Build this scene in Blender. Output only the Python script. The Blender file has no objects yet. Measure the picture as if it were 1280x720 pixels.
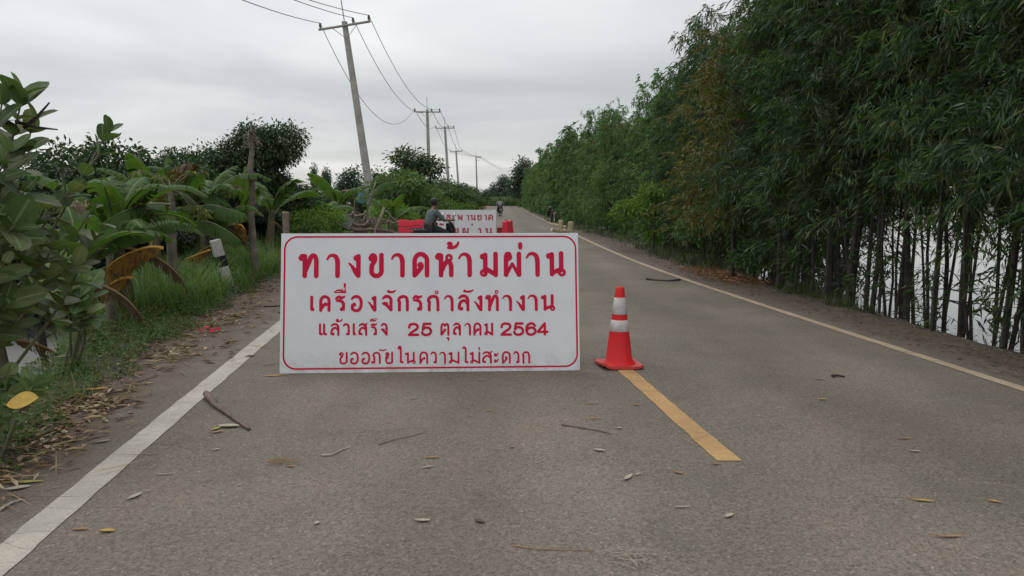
import bpy, bmesh, math, random
import numpy as np
from mathutils import Vector, Matrix, Euler

R = math.radians
C = bpy.context.scene
COL = C.collection

# ------------------------------------------------------------------ camera
F, CH, HZ = 1000.0, 1.45, 249.0           # focal length in photo pixels, eye height, horizon row
PITCH = math.atan((360 - HZ) / F)
cam = bpy.data.cameras.new('camera')
cam.sensor_width = 36.0
cam.lens = 36.0 * F / 1280.0
cam.clip_start = 0.05
cam.clip_end = 6000
camo = bpy.data.objects.new('camera', cam)
COL.objects.link(camo)
camo.location = (0, 0, CH)
camo.rotation_euler = (R(90) - PITCH, 0, 0)
C.camera = camo

# ------------------------------------------------------------------ sky
w = bpy.data.worlds.new('World')
C.world = w
w.use_nodes = True
nt = w.node_tree
nt.nodes.clear()
def wn(t, **k):
    n = nt.nodes.new(t)
    for a, b in k.items():
        setattr(n, a, b)
    return n
out = wn('ShaderNodeOutputWorld')
mixs = wn('ShaderNodeMixShader')
bg1 = wn('ShaderNodeBackground')
bg2 = wn('ShaderNodeBackground')
sky = wn('ShaderNodeTexSky', sky_type='NISHITA', sun_disc=False)
SUN_EL, SUN_AZ = R(55), R(-25)             # ahead of the camera and high, well hidden by cloud
sky.sun_elevation = SUN_EL
sky.sun_rotation = SUN_AZ
bg1.inputs[1].default_value = 0.1
nt.links.new(sky.outputs[0], bg1.inputs[0])
tc = wn('ShaderNodeTexCoord')
sep = wn('ShaderNodeSeparateXYZ')
nt.links.new(tc.outputs['Generated'], sep.inputs[0])
add = wn('ShaderNodeMath', operation='ADD'); add.inputs[1].default_value = 0.10
nt.links.new(sep.outputs[2], add.inputs[0])
mx = wn('ShaderNodeMath', operation='MAXIMUM'); mx.inputs[1].default_value = 0.05
nt.links.new(add.outputs[0], mx.inputs[0])
dx = wn('ShaderNodeMath', operation='DIVIDE'); dy = wn('ShaderNodeMath', operation='DIVIDE')
nt.links.new(sep.outputs[0], dx.inputs[0]); nt.links.new(mx.outputs[0], dx.inputs[1])
nt.links.new(sep.outputs[1], dy.inputs[0]); nt.links.new(mx.outputs[0], dy.inputs[1])
cmb = wn('ShaderNodeCombineXYZ')
nt.links.new(dx.outputs[0], cmb.inputs[0]); nt.links.new(dy.outputs[0], cmb.inputs[1])
noi = wn('ShaderNodeTexNoise')
noi.inputs['Scale'].default_value = 0.55
noi.inputs['Detail'].default_value = 5
noi.inputs['Roughness'].default_value = 0.5
noi.inputs['Distortion'].default_value = 0.4
nt.links.new(cmb.outputs[0], noi.inputs['Vector'])
rmp = wn('ShaderNodeValToRGB')
e = rmp.color_ramp.elements
e[0].position = 0.30; e[0].color = (0.455, 0.475, 0.495, 1)
e[1].position = 0.72; e[1].color = (0.74, 0.75, 0.75, 1)
m_ = rmp.color_ramp.elements.new(0.5); m_.color = (0.575, 0.592, 0.605, 1)
nt.links.new(noi.outputs['Fac'], rmp.inputs[0])
# brightness against elevation: bright strip at the horizon, greyer above it, brighter overhead
elr = wn('ShaderNodeValToRGB')
ee = elr.color_ramp.elements
ee[0].position = 0.0; ee[0].color = (1.05, 1.02, 0.98, 1)
ee[1].position = 1.0; ee[1].color = (1.75, 1.75, 1.75, 1)
for p, c in ((0.045, (1.10, 1.075, 1.02)), (0.08, (0.90, 0.925, 0.925)), (0.14, (0.96, 0.975, 0.97)), (0.185, (1.24, 1.235, 1.22)), (0.27, (1.30, 1.30, 1.29)), (0.5, (1.5, 1.5, 1.5))):
    q = elr.color_ramp.elements.new(p); q.color = (*c, 1)
nt.links.new(sep.outputs[2], elr.inputs[0])
mul = wn('ShaderNodeMix', data_type='RGBA', blend_type='MULTIPLY')
mul.inputs[0].default_value = 1.0
nt.links.new(rmp.outputs[0], mul.inputs[6]); nt.links.new(elr.outputs[0], mul.inputs[7])
side = wn('ShaderNodeMath', operation='MULTIPLY_ADD'); side.inputs[1].default_value = -0.24; side.inputs[2].default_value = 1.0
nt.links.new(sep.outputs[0], side.inputs[0])
mul2 = wn('ShaderNodeMix', data_type='RGBA', blend_type='MULTIPLY'); mul2.inputs[0].default_value = 1.0
nt.links.new(mul.outputs[2], mul2.inputs[6]); nt.links.new(side.outputs[0], mul2.inputs[7])
nt.links.new(mul2.outputs[2], bg2.inputs[0])
bg2.inputs[1].default_value = 1.0
mixs.inputs[0].default_value = 0.95
nt.links.new(bg1.outputs[0], mixs.inputs[1]); nt.links.new(bg2.outputs[0], mixs.inputs[2])
nt.links.new(mixs.outputs[0], out.inputs[0])

# ------------------------------------------------------------------ sun (veiled by cloud)
sl = bpy.data.lights.new('sun', 'SUN')
sl.energy = 0.5
sl.angle = R(30)
sl.color = (1.0, 0.96, 0.9)
so = bpy.data.objects.new('sun', sl)
COL.objects.link(so)
sd = Vector((math.cos(SUN_EL) * math.sin(SUN_AZ), math.cos(SUN_EL) * math.cos(SUN_AZ), math.sin(SUN_EL)))
so.rotation_euler = sd.to_track_quat('Z', 'Y').to_euler()

C.view_settings.view_transform = 'Standard'
C.view_settings.look = 'None'
C.view_settings.exposure = 0.14
C.view_settings.gamma = 1.0
C.view_settings.use_curve_mapping = False
C.cycles.max_bounces = 6
C.cycles.diffuse_bounces = 3
C.cycles.transparent_max_bounces = 8

# ------------------------------------------------------------------ helpers
def ray(px, py):
    dx_ = (px - 640) / F; dy_ = (360 - py) / F
    return (dx_, math.cos(PITCH) + dy_ * math.sin(PITCH), -math.sin(PITCH) + dy_ * math.cos(PITCH))
def at(px, py, Y):
    r = ray(px, py); t = Y / r[1]
    return Vector((r[0] * t, Y, CH + r[2] * t))
def gr(px, py, z=0.0):
    r = ray(px, py); t = (z - CH) / r[2]
    return Vector((r[0] * t, r[1] * t, z))

SY = np.array([-20, 0, 6, 10, 14, 18, 22, 27, 33, 44, 60, 100, 150, 185, 215, 250, 300, 400.])
SX = np.array([2.0, 0, -.63, -1.02, -1.37, -1.62, -1.76, -1.86, -1.95, -2.15, -2.4, -2.75, -3.1, -2.9, -1.2, 4.0, 18, 70.])
_m = np.gradient(SX, SY)
def S(y):
    """sideways shift of the road at distance y (cubic through the table)"""
    y = np.clip(np.asarray(y, float), SY[0], SY[-1])
    i = np.clip(np.searchsorted(SY, y) - 1, 0, len(SY) - 2)
    h = SY[i + 1] - SY[i]; t = (y - SY[i]) / h
    return ((2*t**3 - 3*t**2 + 1) * SX[i] + (t**3 - 2*t**2 + t) * h * _m[i]
            + (-2*t**3 + 3*t**2) * SX[i + 1] + (t**3 - t**2) * h * _m[i + 1])
def rd(u, y, z=0.0):
    return Vector((float(S(y)) + u, y, z))

def link(o, parent=None):
    COL.objects.link(o)
    if parent is not None:
        o.parent = parent
    return o
def tag(o, label=None, cat=None, group=None, kind=None):
    if label: o['label'] = label
    if cat: o['category'] = cat
    if group: o['group'] = group
    if kind: o['kind'] = kind
    return o
def empty(name, loc=(0, 0, 0), rz=0.0, label=None, cat=None, group=None):
    o = bpy.data.objects.new(name, None)
    o.empty_display_size = 0.1
    link(o)
    o.location = loc
    o.rotation_euler = (0, 0, rz)
    return tag(o, label, cat, group)
def copy_tree(o, parent=None):
    c = o.copy()
    COL.objects.link(c)
    if parent is not None:
        c.parent = parent
    for ch in list(o.children):
        copy_tree(ch, c)
    return c

class MB:
    rib = None
    """collects shapes and links them as one mesh object"""
    def __init__(s):
        s.v = []; s.f = []; s.sm = []
    def add(s, vs, fs, smooth=False):
        k = len(s.v)
        s.v += [tuple(x) for x in vs]
        s.f += [tuple(i + k for i in f) for f in fs]
        s.sm += [smooth] * len(fs)
        return s
    def box(s, c, d, rot=None, bev=0.0):
        bm = bmesh.new()
        bmesh.ops.create_cube(bm, size=1.0)
        for v in bm.verts:
            v.co = Vector((v.co.x * d[0], v.co.y * d[1], v.co.z * d[2]))
        if bev > 0:
            bmesh.ops.bevel(bm, geom=bm.edges[:], offset=bev, segments=2, affect='EDGES', profile=0.6)
        M = Matrix.Identity(3) if rot is None else Euler(rot).to_matrix()
        c = Vector(c)
        bm.verts.index_update()
        s.add([M @ v.co + c for v in bm.verts], [[v.index for v in f.verts] for f in bm.faces])
        bm.free()
        return s
    def tube(s, path, rad, seg=8, caps=True, smooth=True):
        path = [Vector(p) for p in path]
        n = len(path)
        if not hasattr(rad, '__len__'):
            rad = [rad] * n
        vs = []; prev = None
        for i, p in enumerate(path):
            d = (path[min(i + 1, n - 1)] - path[max(i - 1, 0)])
            d = d.normalized() if d.length > 1e-9 else Vector((0, 0, 1))
            if prev is None:
                a = d.cross(Vector((0, 0, 1)))
                if a.length < 1e-3:
                    a = d.cross(Vector((1, 0, 0)))
                a.normalize()
            else:
                a = prev - d * prev.dot(d)
                a = a.normalized() if a.length > 1e-6 else d.orthogonal().normalized()
            prev = a
            b = d.cross(a)
            for k in range(seg):
                t = 2 * math.pi * k / seg
                vs.append(p + (a * math.cos(t) + b * math.sin(t)) * rad[i])
        fs = []
        for i in range(n - 1):
            for k in range(seg):
                k2 = (k + 1) % seg
                fs.append((i * seg + k, i * seg + k2, (i + 1) * seg + k2, (i + 1) * seg + k))
        s.add(vs, fs, smooth)
        if caps:
            s.add([vs[k] for k in range(seg)], [tuple(reversed(range(seg)))])
            s.add([vs[(n - 1) * seg + k] for k in range(seg)], [tuple(range(seg))])
        return s
    def lathe(s, prof, seg=24, c=(0, 0, 0), rot=None, smooth=True):
        M = Matrix.Identity(3) if rot is None else Euler(rot).to_matrix()
        c = Vector(c); vs = []; fs = []
        for r_, z in prof:
            for k in range(seg):
                t = 2 * math.pi * k / seg
                vs.append(M @ Vector((r_ * math.cos(t), r_ * math.sin(t), z)) + c)
        for i in range(len(prof) - 1):
            for k in range(seg):
                k2 = (k + 1) % seg
                fs.append((i * seg + k, i * seg + k2, (i + 1) * seg + k2, (i + 1) * seg + k))
        s.add(vs, fs, smooth)
        return s
    def build(s, name, mat, parent=None, mesh_only=False):
        me = bpy.data.meshes.new(name)
        me.from_pydata(s.v, [], s.f)
        me.polygons.foreach_set('use_smooth', s.sm)
        if mat: me.materials.append(mat)
        me.update()
        if mesh_only: return me
        return link(bpy.data.objects.new(name, me), parent)

def np_mesh(name, V, T, mat, smooth=False):
    """mesh from numpy arrays; T is (n,3) or (n,4)"""
    me = bpy.data.meshes.new(name)
    V = np.asarray(V, np.float32); T = np.asarray(T, np.int32)
    k = T.shape[1]
    me.vertices.add(len(V)); me.vertices.foreach_set('co', V.ravel())
    me.loops.add(T.size); me.loops.foreach_set('vertex_index', T.ravel())
    me.polygons.add(len(T))
    me.polygons.foreach_set('loop_start', np.arange(0, T.size, k, dtype=np.int32))
    me.polygons.foreach_set('loop_total', np.full(len(T), k, np.int32))
    me.polygons.foreach_set('use_smooth', np.full(len(T), smooth))
    me.update(calc_edges=True)
    me.validate()
    if mat: me.materials.append(mat)
    return me
def obj(name, me, parent=None):
    return link(bpy.data.objects.new(name, me), parent)

# ------------------------------------------------------------------ materials
def new_mat(name):
    m = bpy.data.materials.new(name)
    m.use_nodes = True
    t = m.node_tree
    b = t.nodes['Principled BSDF']
    return m, t, b
def N(t, typ, **k):
    n = t.nodes.new(typ)
    for a, b in k.items():
        setattr(n, a, b)
    return n
def noise(t, vec, scale, detail=3, rough=0.5, dist=0.0):
    n = N(t, 'ShaderNodeTexNoise')
    n.inputs['Scale'].default_value = scale
    n.inputs['Detail'].default_value = detail
    n.inputs['Roughness'].default_value = rough
    n.inputs['Distortion'].default_value = dist
    if vec is not None: t.links.new(vec, n.inputs['Vector'])
    return n.outputs['Fac']
def ramp(t, fac, stops, interp='LINEAR'):
    n = N(t, 'ShaderNodeValToRGB')
    cr = n.color_ramp
    cr.interpolation = interp
    while len(cr.elements) < len(stops):
        cr.elements.new(0.5)
    for el, (p, c) in zip(cr.elements, stops):
        el.position = p
        el.color = (*c, 1) if hasattr(c, '__len__') else (c, c, c, 1)
    t.links.new(fac, n.inputs[0])
    return n.outputs[0]
def mixc(t, fac, a, b, mode='MIX'):
    n = N(t, 'ShaderNodeMix', data_type='RGBA', blend_type=mode)
    for s_, i in ((fac, 0), (a, 6), (b, 7)):
        if isinstance(s_, (int, float)):
            n.inputs[i].default_value = s_ if i == 0 else (s_, s_, s_, 1)
        elif isinstance(s_, tuple):
            n.inputs[i].default_value = (*s_, 1)
        else:
            t.links.new(s_, n.inputs[i])
    return n.outputs[2]
def bump(t, b, h, strength=0.3, dist=0.01):
    n = N(t, 'ShaderNodeBump')
    n.inputs['Strength'].default_value = strength
    n.inputs['Distance'].default_value = dist
    t.links.new(h, n.inputs['Height'])
    t.links.new(n.outputs[0], b.inputs['Normal'])
def coord(t):
    return N(t, 'ShaderNodeTexCoord').outputs['Object']

def surf(name, col, col2=None, scale=6.0, rough=0.7, metal=0.0, bmp=0.0, bscale=None, spec=0.5, detail=4):
    """painted / woody / mineral surface with some mottling"""
    m, t, b = new_mat(name)
    c2 = col2 or tuple(x * 0.72 for x in col)
    co = coord(t)
    f = noise(t, co, scale, detail, 0.6)
    t.links.new(ramp(t, f, [(0.32, c2), (0.66, col)]), b.inputs['Base Color'])
    b.inputs['Roughness'].default_value = rough
    b.inputs['Metallic'].default_value = metal
    b.inputs['Specular IOR Level'].default_value = spec
    if bmp:
        bump(t, b, noise(t, co, bscale or scale * 4, 4, 0.6), bmp, 0.01)
    return m

def leafmat(name, stops, rough=0.5, trans=0.25, spec=0.4):
    """each leaf draws its own tint; some light passes through the blade"""
    m, t, b = new_mat(name)
    g = N(t, 'ShaderNodeNewGeometry')
    col = ramp(t, g.outputs['Random Per Island'], stops)
    oi = N(t, 'ShaderNodeObjectInfo')
    hsv = N(t, 'ShaderNodeHueSaturation')
    mr = N(t, 'ShaderNodeMapRange')
    mr.inputs[3].default_value = 0.75; mr.inputs[4].default_value = 1.25
    t.links.new(oi.outputs['Random'], mr.inputs[0])
    t.links.new(mr.outputs[0], hsv.inputs['Value'])
    t.links.new(col, hsv.inputs['Color'])
    t.links.new(hsv.outputs[0], b.inputs['Base Color'])
    b.inputs['Roughness'].default_value = rough
    b.inputs['Specular IOR Level'].default_value = spec
    tr = N(t, 'ShaderNodeBsdfTranslucent')
    tcol = mixc(t, 1.0, hsv.outputs[0], (1.2, 1.35, 0.6), 'MULTIPLY')
    t.links.new(tcol, tr.inputs[0])
    mx_ = N(t, 'ShaderNodeMixShader')
    mx_.inputs[0].default_value = trans
    t.links.new(b.outputs[0], mx_.inputs[1]); t.links.new(tr.outputs[0], mx_.inputs[2])
    t.links.new(mx_.outputs[0], t.nodes['Material Output'].inputs[0])
    return m

M = {}
M['bark'] = surf('bark', (0.062, 0.052, 0.042), (0.028, 0.024, 0.02), 9, 0.9, bmp=0.6, bscale=30)
M['bark_pale'] = surf('pale_bark', (0.23, 0.19, 0.15), (0.10, 0.085, 0.07), 10, 0.9, bmp=0.6, bscale=40)
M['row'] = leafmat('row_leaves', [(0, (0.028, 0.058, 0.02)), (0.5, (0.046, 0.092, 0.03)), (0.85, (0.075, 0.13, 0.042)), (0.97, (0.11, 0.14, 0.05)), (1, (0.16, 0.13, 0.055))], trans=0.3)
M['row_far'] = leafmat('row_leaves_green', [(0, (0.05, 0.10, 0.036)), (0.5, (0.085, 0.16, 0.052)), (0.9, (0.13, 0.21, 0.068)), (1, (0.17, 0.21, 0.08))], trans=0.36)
M['row_yellow'] = leafmat('yellowing_leaves', [(0, (0.07, 0.075, 0.018)), (0.5, (0.13, 0.125, 0.025)), (0.85, (0.18, 0.155, 0.03)), (1, (0.20, 0.13, 0.035))])
M['row_red'] = leafmat('reddened_leaves', [(0, (0.09, 0.05, 0.02)), (0.5, (0.16, 0.06, 0.025)), (1, (0.2, 0.085, 0.03))])
M['bright'] = leafmat('bright_leaves', [(0, (0.07, 0.14, 0.022)), (0.6, (0.13, 0.23, 0.035)), (1, (0.19, 0.28, 0.06))], trans=0.32)
M['bush'] = leafmat('bush_leaves', [(0, (0.035, 0.075, 0.022)), (0.6, (0.06, 0.12, 0.032)), (1, (0.10, 0.15, 0.05))])
M['bush2'] = leafmat('mid_green_leaves', [(0, (0.05, 0.095, 0.026)), (0.6, (0.085, 0.15, 0.038)), (1, (0.12, 0.18, 0.055))], trans=0.3)
M['dark'] = leafmat('dark_broad_leaves', [(0, (0.024, 0.05, 0.022)), (0.6, (0.042, 0.078, 0.032)), (0.95, (0.07, 0.105, 0.045)), (1, (0.10, 0.10, 0.04))])
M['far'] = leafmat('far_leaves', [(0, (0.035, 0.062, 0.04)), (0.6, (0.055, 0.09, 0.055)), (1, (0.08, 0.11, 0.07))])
M['calo'] = leafmat('waxy_grey_green_leaves', [(0, (0.075, 0.12, 0.045)), (0.6, (0.13, 0.185, 0.075)), (0.93, (0.19, 0.23, 0.11)), (1, (0.24, 0.22, 0.08))], rough=0.55, trans=0.36, spec=.22)
t = M['calo'].node_tree
at_ = N(t, 'ShaderNodeAttribute'); at_.attribute_name = 'rib'
b = t.nodes['Principled BSDF']
old = b.inputs['Base Color'].links[0].from_socket
vn = ramp(t, noise(t, coord(t), 16, 4, 0.6), [(0.35, 0.72), (0.65, 1.2)])
t.links.new(mixc(t, ramp(t, at_.outputs['Fac'], [(0.0, 0.75), (0.13, 0.0)]), mixc(t, 1.0, old, vn, 'MULTIPLY'), (0.30, 0.34, 0.20)), b.inputs['Base Color'])
M['grass'] = leafmat('grass_blades', [(0, (0.075, 0.14, 0.035)), (0.6, (0.12, 0.21, 0.055)), (0.92, (0.18, 0.25, 0.08)), (1, (0.28, 0.22, 0.10))], trans=0.35)
M['weed'] = leafmat('weed_leaves', [(0, (0.042, 0.075, 0.02)), (0.6, (0.075, 0.125, 0.034)), (0.93, (0.12, 0.155, 0.048)), (1, (0.18, 0.12, 0.05))])
M['litter'] = leafmat('dry_litter', [(0, (0.10, 0.055, 0.03)), (0.35, (0.20, 0.12, 0.06)), (0.7, (0.33, 0.23, 0.12)), (1, (0.48, 0.38, 0.24))], trans=0.1)
M['litter_rust'] = leafmat('rusty_litter', [(0, (0.22, 0.09, 0.035)), (0.5, (0.38, 0.15, 0.05)), (1, (0.46, 0.24, 0.09))], trans=0.1)
M['stem'] = surf('green_stem', (0.16, 0.17, 0.09), (0.09, 0.10, 0.05), 14, 0.7)
M['flower'] = surf('buff_flower', (0.42, 0.35, 0.24), (0.30, 0.24, 0.15), 60, 0.8)

# ------------------------------------------------------------------ ground
def interp(y, ys, xs):
    return np.interp(y, ys, xs)
def left_edge(y):      # where the asphalt disappears under weeds
    return interp(y, [0, 4, 6.5, 9.7, 14.4, 40], [-2.15, -2.26, -2.55, -2.75, -2.9, -3.0])
def left_bank(y):      # where the bank begins to fall to the water
    return interp(y, [0, 5, 8, 12, 16, 30, 60], [-2.5, -2.75, -3.05, -3.9, -4.4, -5.6, -6.5])
def right_bank(y):
    return interp(y, [0, 8, 13, 20, 30, 42, 60], [5.65, 5.65, 5.7, 6.3, 6.4, 5.9, 5.6])
WATER_Z = -0.55
def gz(u, y):
    u = np.asarray(u, float); y = np.asarray(y, float)
    lb = left_bank(y); rb = right_bank(y)
    dl = np.clip((lb - u) / 1.9, 0, 1); dr = np.clip((u - rb) / 1.6, 0, 1)
    d = np.maximum(dl, dr)
    return -0.012 - 1.1 * (d * d * (3 - 2 * d))
def ground_z(x, y):
    return float(gz(x - S(y), y))

def ground_mesh():
    us = np.concatenate([[-2500, -800, -250, -90, -40, -22, -14, -11], np.arange(-9.5, -1.9, 0.22), np.arange(-1.9, 5, 0.8), np.arange(5, 9.6, 0.22), [11, 14, 22, 40, 90, 250, 800, 2500]])
    ys = np.concatenate([[-600, -150, -40, -12], np.arange(-6, 24, 0.3), np.arange(24, 60, 0.9), np.arange(60, 200, 4), np.arange(200, 400, 12), [420, 600, 1000, 1800, 3500]])
    U, Y = np.meshgrid(us, ys)
    Z = gz(U, Y)
    rng = np.random.default_rng(3)
    off = (U < left_edge(Y)) | (U > 5.3)
    Z = Z + np.where(off & (np.abs(U) < 12), rng.normal(0, 0.012, U.shape), 0)
    fade = np.clip((60 - np.abs(U)) / 50, 0, 1)
    X = U + S(Y) * np.where(np.abs(U) < 60, 1, 0)
    V = np.stack([X, Y, Z], -1).reshape(-1, 3)
    nu = len(us); ny = len(ys)
    I = np.arange(nu * ny).reshape(ny, nu)
    Q = np.stack([I[:-1, :-1], I[:-1, 1:], I[1:, 1:], I[1:, :-1]], -1).reshape(-1, 4)
    return V, Q
m, t, b = new_mat('verge_soil')
co = coord(t)
c1 = ramp(t, noise(t, co, 1.3, 5, 0.6), [(0.3, (0.085, 0.062, 0.045)), (0.55, (0.14, 0.11, 0.085)), (0.75, (0.19, 0.155, 0.12))])
c2 = ramp(t, noise(t, co, 45, 3, 0.6), [(0.3, 0.55), (0.6, 1.15)])
t.links.new(mixc(t, 1.0, c1, c2, 'MULTIPLY'), b.inputs['Base Color'])
b.inputs['Roughness'].default_value = 0.95
bump(t, b, noise(t, co, 30, 5, 0.65), 0.7, 0.03)
M['soil'] = m
V, Q = ground_mesh()
tag(obj('ground', np_mesh('ground', V, Q, M['soil'], True)), kind='structure')

# water
m, t, b = new_mat('flood_water')
co = coord(t)
b.inputs['Base Color'].default_value = (0.34, 0.335, 0.315, 1)
b.inputs['Roughness'].default_value = 0.06
b.inputs['IOR'].default_value = 1.33
mp = N(t, 'ShaderNodeMapping'); mp.inputs['Scale'].default_value = (1, 0.6, 1)
t.links.new(co, mp.inputs[0])
bump(t, b, noise(t, mp.outputs[0], 4, 4, 0.55), 0.25, 0.03)
M['water'] = m
wv = []
wf = []
xs = [-3000, -200, -30, 30, 200, 3000]; yy = [-600, -50, 100, 400, 1000, 4000]
for y in yy:
    for x in xs:
        wv.append((x, y, WATER_Z))
for j in range(5):
    for i in range(5):
        a = j * 6 + i
        wf.append((a, a + 1, a + 7, a + 6))
tag(MB().add(wv, wf).build('water', M['water']), kind='structure')

# road
m, t, b = new_mat('asphalt')
co = coord(t)
big = ramp(t, noise(t, co, 0.33, 4, 0.55, 0.3), [(0.3, (0.138, 0.118, 0.093)), (0.55, (0.176, 0.151, 0.120)), (0.75, (0.212, 0.184, 0.147))])
stain = noise(t, co, 1.6, 5, 0.6, 0.6)
big = mixc(t, ramp(t, stain, [(0.56, 0.0), (0.74, 0.55)]), big, (0.20, 0.155, 0.11))
big = mixc(t, ramp(t, noise(t, co, 2.3, 4, 0.6), [(0.25, 0.4), (0.42, 0.0)]), big, (0.085, 0.078, 0.068))
vor = N(t, 'ShaderNodeTexVoronoi'); vor.inputs['Scale'].default_value = 105
t.links.new(co, vor.inputs['Vector'])
med = ramp(t, noise(t, co, 0.95, 5, 0.62, 0.4), [(0.3, (0.86, 0.88, 0.86)), (0.5, (1.0, 1.0, 1.0)), (0.68, (1.10, 1.06, 1.03))])
big = mixc(t, 1.0, big, med, 'MULTIPLY')
mpt = N(t, 'ShaderNodeMapping'); mpt.inputs['Scale'].default_value = (1.1, 0.10, 1)
t.links.new(co, mpt.inputs[0])
big = mixc(t, 1.0, big, ramp(t, noise(t, mpt.outputs[0], 1.0, 4, 0.55), [(0.3, 0.88), (0.7, 1.10)]), 'MULTIPLY')
spk = ramp(t, vor.outputs['Color'], [(0.1, 0.50), (0.45, 0.98), (0.82, 1.2), (0.97, 1.95)])
big = mixc(t, 0.75, big, spk, 'MULTIPLY')
fine = ramp(t, noise(t, co, 38, 4, 0.7), [(0.25, 0.62), (0.5, 1.0), (0.75, 1.3)])
big = mixc(t, 0.8, big, fine, 'MULTIPLY')
# fine cracks that come and go
wob = N(t, 'ShaderNodeTexNoise'); wob.inputs['Scale'].default_value = 2.2; wob.inputs['Detail'].default_value = 5
t.links.new(co, wob.inputs['Vector'])
wv_ = N(t, 'ShaderNodeVectorMath', operation='MULTIPLY_ADD')
t.links.new(wob.outputs['Color'], wv_.inputs[0]); wv_.inputs[1].default_value = (0.45, 0.45, 0.0); t.links.new(co, wv_.inputs[2])
vc = N(t, 'ShaderNodeTexVoronoi', feature='DISTANCE_TO_EDGE'); vc.inputs['Scale'].default_value = 1.05
t.links.new(wv_.outputs[0], vc.inputs['Vector'])
crk = ramp(t, vc.outputs['Distance'], [(0.002, 1.0), (0.007, 0.0)])
cmask = ramp(t, noise(t, co, 0.8, 3, 0.5), [(0.56, 0.0), (0.68, 0.5)])
big = mixc(t, mixc(t, 1.0, crk, cmask, 'MULTIPLY'), big, (0.035, 0.03, 0.026))
# wheel paths worn a little smoother and paler, oil-darkened strip between them
ac = N(t, 'ShaderNodeAttribute'); ac.attribute_name = 'across'
nw = N(t, 'ShaderNodeMath', operation='MULTIPLY_ADD'); nw.inputs[1].default_value = 1 / 9; nw.inputs[2].default_value = 3 / 9
wj = N(t, 'ShaderNodeMath', operation='MULTIPLY_ADD'); wj.inputs[1].default_value = 0.9
t.links.new(noise(t, co, 0.5, 3, 0.5), wj.inputs[0]); t.links.new(ac.outputs['Fac'], wj.inputs[2])
ws_ = N(t, 'ShaderNodeMath', operation='SUBTRACT'); ws_.inputs[1].default_value = 0.45
t.links.new(wj.outputs[0], ws_.inputs[0]); t.links.new(ws_.outputs[0], nw.inputs[0])
q_ = lambda u: (u + 3) / 9
wp = ramp(t, nw.outputs[0], [(q_(-1.6), .93), (q_(-.9), 1.08), (q_(-.05), .92), (q_(.8), 1.08), (q_(1.55), .95), (q_(2.3), 1.09), (q_(3.05), .92), (q_(3.8), 1.06), (q_(4.4), .9)], 'EASE')
big = mixc(t, 1.0, big, wp, 'MULTIPLY')
# dusty, darker and dirtier shoulders: measured from the marked lanes through a stored attribute
at_ = N(t, 'ShaderNodeAttribute'); at_.attribute_name = 'shoulder'
sh = mixc(t, 1.0, at_.outputs['Fac'], ramp(t, noise(t, co, 3.5, 5, 0.65), [(0.3, 0.25), (0.6, 1.0)]), 'MULTIPLY')
big = mixc(t, sh, big, (0.105, 0.075, 0.049))
t.links.new(big, b.inputs['Base Color'])
b.inputs['Roughness'].default_value = 0.9
b.inputs['Specular IOR Level'].default_value = 0.35
hh = mixc(t, 0.5, vor.outputs['Distance'], noise(t, co, 60, 3, 0.6))
bump(t, b, hh, 0.5, 0.006)
M['asphalt'] = m
ys = np.concatenate([np.arange(-8, 40, 0.4), np.arange(40, 200, 3), np.arange(200, 400, 6)])
rng = np.random.default_rng(5)
us = [None, -2.2, -1.8, -1.2, 0, 1.5, 3, 4.4, 4.75, 5.1, None]
V = []; sh_ = []; ac_ = []
for y in ys:
    jl = rng.uniform(-0.05, 0.05); jr = rng.uniform(-0.10, 0.10)
    le = float(left_edge(y)) - 0.10 + jl
    for k, u in enumerate(us):
        uu = le if k == 0 else (5.45 + jr if k == len(us) - 1 else max(u, le + 0.02 * k))
        V.append((float(S(y)) + uu, y, 0.0))
        ac_.append(uu)
        sh_.append(min(1.0, max(0.0, (-1.78 - uu) / 0.5, (uu - 4.5) / 0.5)))
nu = len(us)
I = np.arange(len(V)).reshape(len(ys), nu)
Q = np.stack([I[:-1, :-1], I[:-1, 1:], I[1:, 1:], I[1:, :-1]], -1).reshape(-1, 4)
me = np_mesh('road', V, Q, M['asphalt'])
a_ = me.attributes.new('across', 'FLOAT', 'POINT')
a_.data.foreach_set('value', np.array(ac_, np.float32))
a_ = me.attributes.new('shoulder', 'FLOAT', 'POINT')
a_.data.foreach_set('value', np.array(sh_, np.float32))
tag(obj('road', me), kind='structure')

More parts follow.
